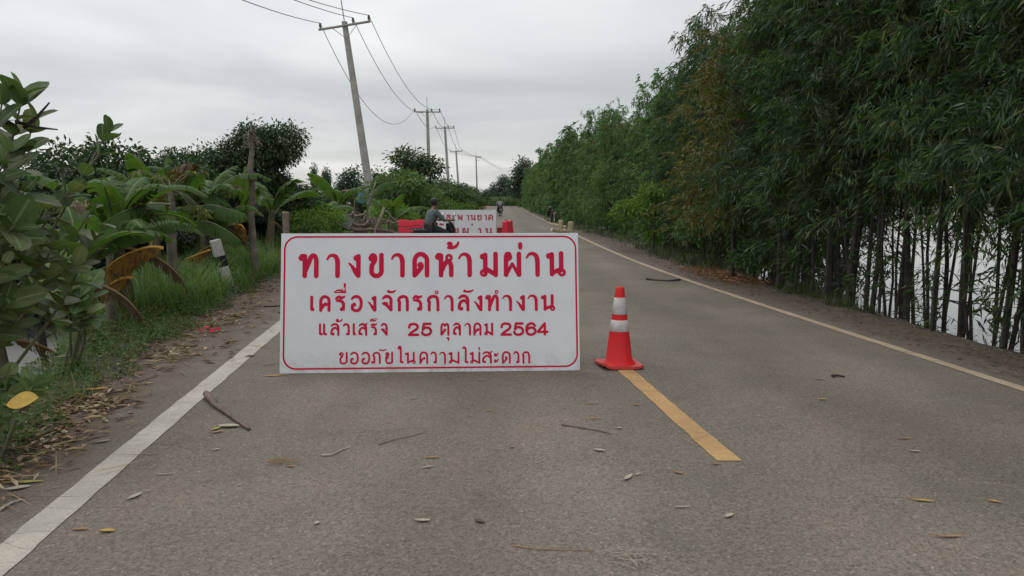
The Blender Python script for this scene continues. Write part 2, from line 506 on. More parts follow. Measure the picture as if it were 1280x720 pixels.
# painted markings
def paintmat(name, col, worn):
    m, t, b = new_mat(name)
    co = coord(t)
    c = ramp(t, noise(t, co, 3.0, 5, 0.65), [(0.3, tuple(x * 0.72 for x in col)), (0.65, col)])
    c = mixc(t, ramp(t, noise(t, co, 14, 5, 0.7), [(0.56, 0.0), (0.70, 0.6)]), c, worn)
    mp = N(t, 'ShaderNodeMapping'); mp.inputs['Scale'].default_value = (0.9, 3.2, 1)
    t.links.new(co, mp.inputs[0])
    wob = N(t, 'ShaderNodeTexNoise'); wob.inputs['Scale'].default_value = 3; wob.inputs['Detail'].default_value = 4
    t.links.new(co, wob.inputs['Vector'])
    ma = N(t, 'ShaderNodeVectorMath', operation='MULTIPLY_ADD'); ma.inputs[1].default_value = (0.5, 0.5, 0)
    t.links.new(wob.outputs['Color'], ma.inputs[0]); t.links.new(mp.outputs[0], ma.inputs[2])
    v = N(t, 'ShaderNodeTexVoronoi', feature='DISTANCE_TO_EDGE'); v.inputs['Scale'].default_value = 0.9
    t.links.new(ma.outputs[0], v.inputs['Vector'])
    ck = ramp(t, v.outputs['Distance'], [(0.002, 0.38), (0.012, 0.0)])
    c = mixc(t, ck, c, (0.10, 0.085, 0.07))
    sp = ramp(t, noise(t, co, 90, 2, 0.6), [(0.3, 0.82), (0.6, 1.06)])
    c = mixc(t, 1.0, c, sp, 'MULTIPLY')
    t.links.new(c, b.inputs['Base Color'])
    b.inputs['Roughness'].default_value = 0.8
    bump(t, b, noise(t, co, 60, 3, 0.6), 0.3, 0.004)
    return m
M['paint_white'] = paintmat('worn_white_paint', (0.47, 0.425, 0.35), (0.25, 0.22, 0.185))
M['paint_cream'] = paintmat('worn_cream_paint', (0.46, 0.37, 0.25), (0.21, 0.175, 0.13))
M['paint_yellow'] = paintmat('worn_yellow_paint', (0.50, 0.30, 0.12), (0.32, 0.22, 0.13))
def stripe(name, u0, u1, y0, y1, mat, seed, step=0.06):
    rng = np.random.default_rng(seed)
    ys = np.concatenate([np.arange(y0, min(y1, 16), step), np.arange(min(y1, 16), y1, 0.6), [y1]]) if y1 > 16 else np.append(np.arange(y0, y1, step), y1)
    n = len(ys)
    def rough():
        a = rng.normal(0, 1, n); b_ = np.convolve(a, np.ones(3) / 3, 'same')
        return b_ * 0.0045
    l = S(ys) + u0 + rough(); r_ = S(ys) + u1 + rough()
    V = np.stack([np.stack([l, ys, np.full(n, .004)], -1), np.stack([r_, ys, np.full(n, .004)], -1)], 1).reshape(-1, 3)
    i = np.arange(n - 1) * 2
    return tag(obj(name, np_mesh(name, V, np.stack([i, i + 1, i + 3, i + 2], -1), mat)), kind='structure')
stripe('road_marking', -1.815, -1.655, -6, 240, M['paint_white'], 1)
stripe('road_marking', 4.50, 4.61, -6, 240, M['paint_cream'], 2)
stripe('road_marking', 1.60, 1.735, 4.32, 7.0, M['paint_yellow'], 3)

# ------------------------------------------------------------------ foliage generators
def nrm(a):
    return a / np.maximum(np.linalg.norm(a, axis=-1, keepdims=True), 1e-9)
def leaf_arrays(P, D, L, W, rng, fold=0.25, droop=0.15, up=None):
    """kite-shaped folded leaves: 4 corners, 2 triangles each"""
    n = len(P)
    D = nrm(D)
    A = rng.normal(0, 1, (n, 3)) if up is None else up + rng.normal(0, 0.35, (n, 3))
    side = nrm(np.cross(D, A)); nor = nrm(np.cross(side, D))
    L = np.broadcast_to(L, (n,))[:, None]; W = np.broadcast_to(W, (n,))[:, None]
    b_ = P
    mid = P + D * L * 0.42
    l_ = mid + side * W * 0.5 + nor * W * fold
    r_ = mid - side * W * 0.5 + nor * W * fold
    tip = P + D * L + np.array([0, 0, -1.0]) * L * droop
    V = np.stack([b_, l_, tip, r_], 1).reshape(-1, 3)
    i = np.arange(n)[:, None] * 4
    T = np.concatenate([i + np.array([[0, 2, 1]]), i + np.array([[0, 3, 2]])], 1).reshape(-1, 3)
    return V, T
def tube_arr(mb, path, r0, r1, seg=5):
    n = len(path)
    mb.tube(path, [r0 + (r1 - r0) * i / (n - 1) for i in range(n)], seg, caps=False)

def row_tree_meshes(seed, H, stems, base, nbr, ncl, nlf, leafL, leafW, leaf_mat, spread=1.0, r0=0.045):
    """slender roadside tree: thin stems, ascending branches, hanging narrow leaves"""
    rng = np.random.default_rng(seed)
    tr = MB(); P = []; D = []
    for s_ in range(stems):
        a = rng.uniform(0, 6.28); off = np.array([math.cos(a), math.sin(a), 0]) * (0.0 if stems == 1 else rng.uniform(0.08, 0.34))
        lean = rng.normal(0, 0.035, 2)
        h = H * rng.uniform(0.86, 1.0)
        k = 8
        z = np.linspace(-0.25, h, k)
        wob = np.cumsum(rng.normal(0, 0.024, (k, 2)), 0)
        path = np.stack([off[0] + lean[0] * z + wob[:, 0], off[1] + lean[1] * z + wob[:, 1], z], -1)
        rr = r0 * rng.uniform(0.34, 1.0)
        tr.tube(path, [rr * (1 - 0.85 * i / (k - 1)) for i in range(k)], 6, caps=False)
        low = 5 if base > 1.2 else 0
        bs = base * rng.uniform(0.8, 1.2)
        for b_ in range(-low, nbr):
            tt = (b_ + rng.uniform(0, 1)) / nbr
            if b_ < 0:
                if rng.uniform() < .35: continue
                tt = 0.0
            zz = bs + (h - bs) * tt if b_ >= 0 else rng.uniform(0.25, bs)
            bp = np.array([np.interp(zz, z, path[:, 0]), np.interp(zz, z, path[:, 1]), zz])
            az = rng.uniform(0, 6.28)
            ln = spread * (0.45 + 0.85 * (1 - tt) ** 0.7) * rng.uniform(0.7, 1.25) * (0.45 if b_ < 0 else 1)
            el = rng.uniform(0.25, 0.95)
            d = np.array([math.cos(az) * math.cos(el), math.sin(az) * math.cos(el), math.sin(el)])
            pts = [bp + d * ln * q + np.array([0, 0, -0.32]) * ln * q * q + rng.normal(0, 0.02, 3) * q for q in (0, 0.35, 0.7, 1.0)]
            tr.tube(pts, [rr * 0.28, rr * 0.2, rr * 0.12, 0.003], 3, caps=False)
            for c in range(ncl if b_ >= 0 else 2):
                q = 0.25 + 0.75 * (c + rng.uniform(0.2, 0.9)) / ncl
                cp = bp + d * ln * q + np.array([0, 0, -0.32]) * ln * q * q + rng.normal(0, 0.07, 3)
                n = max(3, int(nlf * rng.uniform(0.6, 1.4) * (1 if b_ >= 0 else .5)))
                spray = nrm(d * rng.uniform(0.2, 0.7) + rng.normal(0, 0.28, 3) + np.array([0, 0, -0.75]))
                tq = rng.uniform(0, 1, n)[:, None]
                P.append(cp + spray * tq * rng.uniform(0.22, 0.42) + rng.normal(0, 1, (n, 3)) * 0.035)
                D.append(spray + rng.normal(0, 0.38, (n, 3)))
    P = np.concatenate(P); D = np.concatenate(D)
    L = leafL * rng.uniform(0.6, 1.25, len(P)); W = leafW * rng.uniform(0.7, 1.2, len(P))
    V, T = leaf_arrays(P, D, L, W, rng, 0.2, 0.12)
    return tr.build('trunk', M['bark'], mesh_only=True), np_mesh('crown', V, T, leaf_mat)

def crown_tree_meshes(seed, H, rx, rz, base, nclus, nlf, leafL, leafW, leaf_mat, r0=0.12, cl=0.3, flat=0.35, trunk_mat=None, lobes=6):
    """broad tree or bush: tapered trunk, limbs to leaf clusters gathered in uneven lobes"""
    rng = np.random.default_rng(seed)
    tr = MB(); P = []; D = []
    zc = base + (H - base) * 0.5
    k = 7; top = base + (H - base) * 0.55
    z = np.linspace(-0.4, top, k)
    wob = np.cumsum(rng.normal(0, 0.05 * H / 6, (k, 2)), 0); wob[0] = 0
    path = np.stack([wob[:, 0], wob[:, 1], z], -1)
    tr.tube(path, [r0 * (1 - 0.6 * i / (k - 1)) for i in range(k)], 7, caps=False)
    lob = []
    for i in range(lobes):
        az = 6.28 * i / lobes + rng.uniform(-0.5, 0.5)
        rr = rng.uniform(0.25, 0.9)
        zz = zc + rng.uniform(-0.55, 0.62) * (H - base) * 0.5
        lob.append((np.array([math.cos(az) * rx * rr, math.sin(az) * rx * rr, zz]), rng.uniform(0.28, 0.55)))
    lob.append((np.array([rng.normal(0, .15) * rx, rng.normal(0, .15) * rx, H - (H - base) * 0.2]), 0.42))
    for c, s_ in lob:
        st = path[rng.integers(3, k)]
        mid = (st + c) / 2 + rng.normal(0, 0.12, 3)
        tr.tube([st, mid, c], [r0 * 0.38, r0 * 0.25, r0 * 0.1], 5, caps=False)
        n = int(nclus * s_ / 0.5)
        for j in range(n):
            v = nrm(rng.normal(0, 1, 3)) * rng.uniform(0.35, 1.0) ** 0.6
            cp = c + v * np.array([rx, rx, rz]) * s_
            if rng.uniform() < 0.35:
                tr.tube([c, (c + cp) / 2 + rng.normal(0, 0.05, 3), cp], [r0 * 0.1, r0 * 0.06, 0.004], 3, caps=False)
            m_ = max(3, int(nlf * rng.uniform(0.6, 1.4)))
            off = rng.normal(0, 1, (m_, 3)) * np.array([cl, cl, cl * 0.7]) * 0.55
            P.append(cp + off)
            D.append(nrm(off) * 0.8 + v * 0.5 + rng.normal(0, 0.45, (m_, 3)) + np.array([0, 0, -flat]))
    P = np.concatenate(P); D = np.concatenate(D)
    L = leafL * rng.uniform(0.65, 1.25, len(P)); W = leafW * rng.uniform(0.75, 1.2, len(P))
    V, T = leaf_arrays(P, D, L, W, rng, 0.18, 0.15, up=np.tile([[0, 0, 1.0]], (len(P), 1)))
    return tr.build('trunk', trunk_mat or M['bark'], mesh_only=True), np_mesh('crown', V, T, leaf_mat)

def place_tree(name, meshes, loc, rz, sc, label, cat, group=None, crown_name='crown'):
    r_ = empty(name, loc, rz, label, cat, group)
    r_.scale = (sc[0], sc[0], sc[1]) if hasattr(sc, '__len__') else (sc,) * 3
    obj('trunk', meshes[0], r_)
    obj(crown_name, meshes[1], r_)
    return r_

rnd = random.Random(11)
# ------------------------------------------------------------------ the dense row on the right
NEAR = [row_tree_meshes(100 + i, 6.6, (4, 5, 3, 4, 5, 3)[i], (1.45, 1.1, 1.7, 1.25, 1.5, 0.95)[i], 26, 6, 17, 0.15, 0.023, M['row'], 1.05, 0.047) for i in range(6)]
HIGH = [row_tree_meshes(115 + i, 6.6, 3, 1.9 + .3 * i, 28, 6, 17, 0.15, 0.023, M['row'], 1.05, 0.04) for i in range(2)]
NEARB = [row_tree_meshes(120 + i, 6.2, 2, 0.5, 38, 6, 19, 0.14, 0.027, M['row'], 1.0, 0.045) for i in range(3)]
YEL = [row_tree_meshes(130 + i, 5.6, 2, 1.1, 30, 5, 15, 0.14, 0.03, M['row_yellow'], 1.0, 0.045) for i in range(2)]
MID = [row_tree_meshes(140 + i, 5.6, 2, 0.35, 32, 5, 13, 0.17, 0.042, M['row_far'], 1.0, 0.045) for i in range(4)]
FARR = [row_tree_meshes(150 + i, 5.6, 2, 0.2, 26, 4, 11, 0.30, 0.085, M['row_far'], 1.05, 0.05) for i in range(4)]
def row_u(y):
    return float(interp(y, [0, 7, 13, 20, 30, 42, 60, 300], [6.0, 5.85, 5.95, 6.7, 6.75, 6.1, 5.75, 5.75]))
def row(meshes, y0, y1, step, du, jit, H, label, group, names='roadside_tree'):
    y = y0
    while y < y1:
        ms = meshes[rnd.randrange(len(meshes))]
        yy = y + rnd.uniform(-.3, .3) * step
        u = row_u(yy) + du + rnd.uniform(-jit, jit)
        h = H * rnd.uniform(0.84, 1.10) * float(interp(yy, [0, 10, 14, 20, 26], [1, 1, .88, .92, 1]))
        p = rd(u, yy); p.z = float(gz(u, yy))
        place_tree(names, ms, p, rnd.uniform(0, 6.28), (rnd.uniform(0.92, 1.1), h), label, 'tree', group)
        y += step * rnd.uniform(0.8, 1.2)
G_ROW = 'slender trees in the dense row along the right verge'
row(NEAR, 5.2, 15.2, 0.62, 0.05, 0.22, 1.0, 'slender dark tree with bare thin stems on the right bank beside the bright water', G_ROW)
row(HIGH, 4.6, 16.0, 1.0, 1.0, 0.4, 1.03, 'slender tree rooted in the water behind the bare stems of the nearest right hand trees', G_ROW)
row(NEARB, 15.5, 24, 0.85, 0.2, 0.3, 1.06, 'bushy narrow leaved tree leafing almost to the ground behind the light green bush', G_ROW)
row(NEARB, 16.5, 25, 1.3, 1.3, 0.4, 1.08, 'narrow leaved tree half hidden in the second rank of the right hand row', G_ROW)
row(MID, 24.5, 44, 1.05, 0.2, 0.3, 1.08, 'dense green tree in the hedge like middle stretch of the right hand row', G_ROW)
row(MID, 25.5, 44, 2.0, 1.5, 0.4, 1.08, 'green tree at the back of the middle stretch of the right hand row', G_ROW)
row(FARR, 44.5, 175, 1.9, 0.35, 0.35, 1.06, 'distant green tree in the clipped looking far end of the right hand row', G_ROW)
for (px, py, Y, msi, sc, lab) in (
        (900, 345, 15.0, 0, (1.05, 0.82), 'tree with yellowing olive leaves standing out in the right hand row'),
        (870, 330, 17.6, 1, (0.9, 0.78), 'smaller yellowish tree just beyond the yellowing olive tree')):
    p = gr(px, py); u = p.x - float(S(p.y))
    p = rd(row_u(Y) - 0.55, Y); p.z = float(gz(row_u(Y) - 0.55, Y))
    place_tree('roadside_tree', YEL[msi], p, 1.0 + msi, sc, lab, 'tree')
# a tree whose leaves have gone rusty near the top
p = rd(row_u(35.5) - 0.3, 35.5); p.z = float(gz(row_u(35.5) - .3, 35.5))
red_tr = row_tree_meshes(170, 5.4, 1, 2.9, 16, 5, 14, 0.15, 0.04, M['row_red'], 0.8, 0.04)
place_tree('roadside_tree', red_tr, p, 0.4, (0.95, 0.9), 'tree with a rusty orange patch of dying leaves at its top', 'tree')

# bushes in front of the row
LB = crown_tree_meshes(200, 2.0, 1.0, 0.75, 0.15, 30, 22, 0.13, 0.055, M['bright'], 0.04, 0.22, 0.3)
p = rd(5.75, 22.5); p.z = float(gz(5.75, 22.5))
place_tree('bush', LB, p, 0.3, (.92, .95), 'bright yellow green bush at the foot of the right hand row', 'bush')
GB = crown_tree_meshes(201, 3.2, 1.35, 1.2, 0.1, 34, 20, 0.14, 0.05, M['row_far'], 0.05, 0.25, 0.3)
p = rd(6.1, 33.5); p.z = float(gz(6.1, 33.5))
place_tree('bush', GB, p, 1.3, (1.0, 0.95), 'rounded mid green bush beyond the bright yellow green one', 'bush')
LB2 = crown_tree_meshes(202, 2.3, 0.9, 0.95, 0.35, 24, 20, 0.12, 0.05, M['bush'], 0.035, 0.2, 0.35)
for Y, du, lab, sc in ((14.3, 0.05, 'fresh green sapling leafing low among the bare stems by the orange litter', (0.8, 0.75)),
                       (17.3, -0.1, 'leafy green undergrowth bush behind the grass tuft on the right verge', (1.0, 0.95)),
                       (20.6, 0.0, 'shady undergrowth bush nearest the right of the bright yellow green bush', (1.0, 1.0))):
    u = row_u(Y) + du; p = rd(u, Y); p.z = float(gz(u, Y))
    place_tree('bush', LB2, p, Y, sc, lab, 'bush')

# ------------------------------------------------------------------ left hand trees and bushes
def ground_at(px, Y):
    x = (px - 640) / F * Y * 1.0
    x = at(px, HZ, Y).x
    return Vector((x, Y, ground_z(x, Y)))
DK = [crown_tree_meshes(300, 4.4, 1.9, 1.3, 0.4, 70, 24, 0.16, 0.08, M['dark'], 0.09, 0.20, 0.35, lobes=11),
      crown_tree_meshes(301, 4.6, 1.8, 1.4, 0.3, 70, 24, 0.15, 0.06, M['dark'], 0.09, 0.20, 0.4, lobes=11)]
def put_by_top(name, meshes, mh, px, ytop, Y, wid, lab, cat, group=None, rz=0.0):
    p = ground_at(px, Y)
    h = at(px, ytop, Y).z - p.z
    return place_tree(name, meshes, p, rz, (wid, h / mh), lab, cat, group)
put_by_top('broadleaf_tree', DK[0], 4.5, 132, 148, 15.5, 0.85, 'dark broad leaved tree behind the banana plants at the left', 'tree', None, 0.5)
put_by_top('broadleaf_tree', DK[0], 4.5, 28, 190, 13.0, 0.85, 'dark broad leaved tree behind the large waxy shrub at the left edge', 'tree', None, 2.5)
put_by_top('broadleaf_tree', DK[1], 4.7, 322, 138, 20.5, 0.72, 'tall dark tree behind the bare dead trunk', 'tree', None, 0.2)
put_by_top('broadleaf_tree', DK[1], 4.7, 246, 168, 21.5, 0.75, 'lower dark tree between the papaya and the dead trunk', 'tree', None, 3.0)
put_by_top('broadleaf_tree', DK[1], 4.7, 345, 205, 24, 0.75, 'dark low tree behind the left top corner of the nearest sign', 'tree', None, 4.4)
for px, yt, Y, k, wd, lab in ((78, 262, 15.2, 0, .62, 'dark undergrowth bush behind the big waxy shrub, left of the orange dead leaves'),
        (170, 255, 14.5, 1, .62, 'dark undergrowth bush behind the orange dead banana leaf'),
        (245, 262, 17.0, 0, .62, 'dark undergrowth bush between the papaya and the marker post'),
        (300, 255, 18.5, 1, .62, 'dark undergrowth bush behind the marker post'),
        (345, 258, 20.5, 0, .62, 'dark undergrowth bush at the left top corner of the nearest sign'),
        (205, 225, 17.5, 1, .7, 'dark bush right behind the papaya crown')):
    put_by_top('bush', DK[k], 4.5, px, yt, Y, wd, lab, 'bush', None, px * .9)
put_by_top('broadleaf_tree', DK[0], 4.5, 65, 175, 14.2, 0.8, 'dark broad leaved tree behind the flower cluster of the waxy shrub', 'tree', None, 5.2)
put_by_top('broadleaf_tree', DK[0], 4.5, 176, 178, 16.5, 0.7, 'dark tree with a spiky right edge just left above the papaya', 'tree', None, 3.9)
put_by_top('broadleaf_tree', DK[0], 4.5, 190, 240, 19, 0.8, 'shaded small tree low behind the papaya', 'tree', None, 1.4)
FB = [crown_tree_meshes(310 + i, 6.0, 2.6, 2.2, 0.3, 34, 18, 0.34, 0.16, M['dark'] if i == 0 else M['bush2'], 0.12, 0.5, 0.3, lobes=9) for i in range(2)]
FT = [crown_tree_meshes(320 + i, 8.0, 2.6, 3.0, 0.8, 34, 18, 0.5, 0.24, M['far'], 0.14, 0.65, 0.3) for i in range(3)]
put_by_top('broadleaf_tree', FB[0], 6.2, 508, 183, 52, 0.95, 'dark flat topped tree behind the mid green bush by the leaning pole', 'tree', None, 0.3)
put_by_top('bush', FB[1], 6.2, 508, 209, 38, 0.62, 'mid green bush right of the leaning electricity pole', 'bush', None, 1.3)
put_by_top('bush', FB[1], 6.2, 556, 228, 44, 0.55, 'green roadside bush behind the man on the motorbike', 'bush', None, 2.3)
put_by_top('bush', FB[0], 6.2, 545, 222, 62, 0.75, 'dark bush at the foot of the second electricity pole', 'bush', None, 0.9)
put_by_top('bush', FB[0], 6.2, 575, 228, 74, 0.75, 'dark bush at the foot of the third electricity pole', 'bush', None, 3.1)
put_by_top('bush', FB[1], 6.2, 588, 240, 66, 0.5, 'light green low bush left of the far parked motorbike', 'bush', None, 5.0)
put_by_top('bush', FB[0], 6.2, 590, 232, 110, 0.9, 'far dark bush below the fifth electricity pole', 'bush', None, 4.0)
G_FAR = 'far trees beyond the bend'
for px, yt, Y, wd, k, lab in (
        (393, 203, 62, 0.22, 0, 'narrow far tree, left of the slim pair left of the leaning pole'),
        (410, 206, 63, 0.22, 1, 'narrow far tree, right of the slim pair left of the leaning pole'),
        (443, 208, 58, 0.5, 2, 'rounded far tree above the hut roof'),
        (424, 230, 66, 0.35, 0, 'small far tree between the slim pair and the hut roof'),
        (368, 240, 60, 0.5, 1, 'low far tree above the left top corner of the nearest sign'),
        (612, 236, 260, 1.2, 2, 'hazy far tree just right of the fifth pole'),
        (628, 218, 240, 1.25, 0, 'hazy far tree with a peaked crown beyond the green field'),
        (640, 222, 230, 1.3, 1, 'hazy far tree beyond the green field next to the row'),
        (651, 196, 150, 1.0, 2, 'taller tree rising at the far end of the right hand row'),
        (600, 240, 300, 1.6, 1, 'pale distant tree behind the fifth pole')):
    put_by_top('distant_tree', FT[k], 8.2, px, yt, Y, wd, lab, 'tree', G_FAR, px * 1.7)

LG = crown_tree_meshes(330, 2.0, 1.0, 0.75, 0.1, 30, 20, 0.17, 0.05, M['bright'], 0.04, 0.25, 0.2)
for px, yt, Y, wd, lab in ((390, 250, 23.5, .85, 'yellow green weedy bush behind the left half of the nearest sign'),
        (375, 262, 19.5, .7, 'low yellow green bush just above the left top corner of the nearest sign'),
        (484, 250, 33, 1.0, 'yellow green bush between the driftwood heap and the mid green bush'),
        (560, 247, 40, 1.1, 'yellow green bush behind the second sign and the motorbike rider')):
    put_by_top('bush', LG, 2.0, px, yt, Y, wd, lab, 'bush', None, px)
# crop field far beyond the bend
def blades(P, L, Wd, rng, lean=0.5, seg=4):
    n = len(P)
    az = rng.uniform(0, 6.283, n)
    out_ = np.stack([np.cos(az), np.sin(az), np.zeros(n)], -1)
    sd_ = np.stack([-np.sin(az), np.cos(az), np.zeros(n)], -1)
    ln = np.abs(rng.normal(lean, lean * 0.5, n))
    V = []
    for k in range(seg + 1):
        q = k / seg
        c = P + out_ * (L * ln * q ** 2)[:, None] + np.array([0, 0, 1.0]) * (L * (q - 0.35 * ln * q ** 2.4))[:, None]
        wd = Wd * (1 - q) ** 0.7 if k else Wd * 0.7
        V.append(c + sd_ * (wd * 0.5)[:, None] if hasattr(wd, '__len__') else c + sd_ * wd * 0.5)
        V.append(c - sd_ * (wd * 0.5)[:, None] if hasattr(wd, '__len__') else c - sd_ * wd * 0.5)
    V = np.stack(V, 1).reshape(-1, 3)
    i = (np.arange(n) * 2 * (seg + 1))[:, None]
    F_ = np.concatenate([i + np.array([[2*k, 2*k + 1, 2*k + 3, 2*k + 2]]) for k in range(seg)], 1).reshape(-1, 4)
    return V, F_
rng = np.random.default_rng(21)
n = 9000
P = np.stack([rng.uniform(-14, 6, n), rng.uniform(172, 200, n), np.full(n, -0.6)], -1)
V, Q = blades(P, rng.uniform(2.3, 3.2, n), np.full(n, 0.17), rng, 0.4, 3)
M['crop'] = leafmat('crop_leaves', [(0, (0.09, 0.14, 0.05)), (1, (0.16, 0.21, 0.09))])
tag(obj('crop_field', np_mesh('crop_field', V, Q, M['crop'])), 'pale green field of tall crops beyond the bend', 'crops', kind='stuff')

# far woods that close the horizon on both sides
def wood(name, x0, x1, y0, y1, n, hmin, hmax, label, seed):
    rng = np.random.default_rng(seed)
    P = []; D = []
    for i in range(n):
        q = rng.uniform()
        c = np.array([x0 + (x1 - x0) * q, y0 + (y1 - y0) * q + rng.uniform(-15, 15), 0])
        h = rng.uniform(hmin, hmax); r_ = h * 0.45
        k = 90
        v = nrm(rng.normal(0, 1, (k, 3))) * rng.uniform(0.5, 1, (k, 1))
        P.append(c + v * np.array([r_, r_, h * 0.5]) + np.array([0, 0, h * 0.5 - 0.6]))
        D.append(v + rng.normal(0, 0.6, (k, 3)))
    P = np.concatenate(P); D = np.concatenate(D)
    V, T = leaf_arrays(P, D, 2.0 * rng.uniform(.6, 1.3, len(P)), 1.4, rng)
    tag(obj(name, np_mesh(name, V, T, M['far'])), label, 'wood', kind='stuff')
wood('far_wood', -420, -30, 210, 420, 260, 6, 10, 'far wood closing the horizon on the left', 31)
wood('far_wood', 60, 700, 420, 260, 200, 6, 11, 'far wood across the flooded fields on the right', 32)

# ------------------------------------------------------------------ grass, weeds and litter
def scatter_u(rng, n, y0, y1, fu0, fu1, pw=1.0):
    y = y0 + (y1 - y0) * rng.uniform(0, 1, n) ** pw
    u0 = fu0(y) if callable(fu0) else np.full(n, fu0)
    u1 = fu1(y) if callable(fu1) else np.full(n, fu1)
    u = u0 + (u1 - u0) * rng.uniform(0, 1, n)
    return u, y
def to_pts(u, y, dz=0.0):
    return np.stack([S(y) + u, y, gz(u, y) + dz], -1)
rng = np.random.default_rng(41)
# tall grass on the left bank, in tussocks
def tussocks(rng, nt_, y0, y1, f0, f1, per, rad, L, Wd, lean):
    u, y = scatter_u(rng, nt_, y0, y1, f0, f1)
    uu = np.repeat(u, per) + rng.normal(0, rad, nt_ * per); yy = np.repeat(y, per) + rng.normal(0, rad, nt_ * per)
    hs = np.repeat(rng.uniform(0.6, 1.2, nt_), per)
    P = to_pts(uu, yy, -0.02)
    n = len(P)
    return blades(P, L * hs * rng.uniform(0.5, 1.15, n), Wd * rng.uniform(0.7, 1.3, n), rng, lean)
V, Q = tussocks(rng, 330, 9.2, 24, lambda y: left_edge(y) - 1.7, lambda y: left_edge(y) - 0.30, 64, 0.10, 0.74, 0.014, 0.6)
tag(obj('tall_grass', np_mesh('tall_grass', V, Q, M['grass'])), 'tall green grass on the bank around the leaning marker post', 'grass', kind='stuff')
V, Q = tussocks(rng, 260, 24, 60, lambda y: left_edge(y) - 2.4, lambda y: left_edge(y) - 0.3, 26, 0.16, 0.6, 0.03, 0.5)
tag(obj('tall_grass', np_mesh('tall_grass', V, Q, M['grass'])), 'rough green grass along the left verge behind the nearest sign', 'grass', kind='stuff')
V, Q = tussocks(rng, 60, 16.2, 21.5, lambda y: np.full(len(y), 5.35), lambda y: right_bank(y) + 0.25, 42, 0.11, 0.30, 0.011, 0.5)
V2, Q2 = tussocks(rng, 34, 10.4, 13.2, lambda y: right_bank(y) - 0.15, lambda y: right_bank(y) + 0.3, 26, 0.08, 0.24, 0.010, 0.5)
V3, Q3 = tussocks(rng, 120, 20, 48, lambda y: right_bank(y) - 0.9, lambda y: right_bank(y) + 0.4, 26, 0.16, 0.32, 0.022, 0.5)
Q2 = Q2 + len(V); Q3 = Q3 + len(V) + len(V2)
M['grass_dull'] = leafmat('dull_grass_blades', [(0, (0.04, 0.062, 0.022)), (0.6, (0.065, 0.095, 0.034)), (0.9, (0.11, 0.12, 0.05)), (1, (0.2, 0.15, 0.08))])
tag(obj('verge_grass', np_mesh('verge_grass', np.concatenate([V, V2, V3]), np.concatenate([Q, Q2, Q3]), M['grass_dull'])), 'short dull grass tufts at the foot of the right hand row', 'grass', kind='stuff')
# creeping weeds over the left asphalt edge
n = 17000
u, y = scatter_u(rng, n, 2.6, 15, lambda y: left_edge(y) - 0.95, lambda y: left_edge(y) + 0.10, 0.9)
edge = left_edge(y) + 0.12 * np.sin(y * 3.1) + 0.08 * np.sin(y * 7.7 + 1)
keep = (u < edge)
u = u[keep]; y = y[keep]; n = len(u)
hgt = np.clip((left_edge(y) + 0.1 - u) * 0.4, 0.015, 0.24) * rng.uniform(0.1, 1.0, n)
P = to_pts(u, y, 0.01); P[:, 2] += hgt
D = rng.normal(0, 1, (n, 3)) * np.array([1, 1, 0.4]) + np.array([0, 0, 0.25])
V, T = leaf_arrays(P, D, rng.uniform(0.02, 0.06, n), rng.uniform(0.012, 0.026, n), rng, 0.15, 0.1, up=np.tile([[0, 0, 1.0]], (n, 1)))
tag(obj('creeping_weeds', np_mesh('creeping_weeds', V, T, M['weed'])), 'low creeping weeds spreading over the left edge of the asphalt', 'weeds', kind='stuff')
V, Q = tussocks(rng, 110, 4.2, 10.2, lambda y: left_edge(y) - 0.8, lambda y: left_edge(y) - 0.10, 22, 0.06, 0.24, 0.008, 0.6)
tag(obj('weed_grass', np_mesh('weed_grass', V, Q, M['grass'])), 'short grass growing up through the weeds on the left edge', 'grass', kind='stuff')

def lying(u, y, L, Wd, rng, dz=0.008, curl=0.35):
    n = len(u)
    P = to_pts(u, y, 0); P[:, 2] = np.maximum(P[:, 2], 0.0) + dz + rng.uniform(0, 0.012, n)
    a = rng.uniform(0, 6.283, n)
    D = np.stack([np.cos(a), np.sin(a), rng.normal(0, 0.10, n)], -1)
    return leaf_arrays(P, D, L, Wd, rng, curl, 0.0, up=np.tile([[0, 0, 3.0]], (n, 1)))
def lit(parts, name, label, mat):
    VV = []; TT = []; k = 0
    for V, T in parts:
        VV.append(V); TT.append(T + k); k += len(V)
    tag(obj(name, np_mesh(name, np.concatenate(VV), np.concatenate(TT), mat)), label, 'leaf litter', kind='stuff')
def patch(rng, n, px, py, sx, sy):
    c = gr(px, py)
    y = rng.normal(c.y, sy, n); x = rng.normal(c.x, sx, n) + (S(y) - S(c.y))
    return x - S(y), y
parts = []
# band of dead leaves where weeds meet asphalt
n = 1500
u, y = scatter_u(rng, n, 3.0, 16, lambda y: left_edge(y) - 0.15, lambda y: left_edge(y) + 0.42, 0.8)
kp = rng.uniform(0, 1, n) < np.clip(1.05 - (u - left_edge(y)) / 0.42, 0.05, 1) * (0.35 + 0.65 * (np.sin(y * 2.1 + 2) > -0.2))
u, y = u[kp], y[kp]
parts.append(lying(u, y, rng.uniform(0.03, 0.10, len(u)), rng.uniform(0.012, 0.03, len(u)), rng))
for px, py, sx, sy, k in ((95, 507, .20, .24, 330), (50, 550, .17, .22, 190), (10, 585, .12, .25, 90), (215, 440, .3, .35, 150), (290, 395, .3, .7, 230), (330, 362, .3, .8, 160)):
    u, y = patch(rng, k, px, py, sx, sy)
    parts.append(lying(u, y, rng.uniform(0.04, 0.17, k), rng.uniform(0.012, 0.042, k), rng))
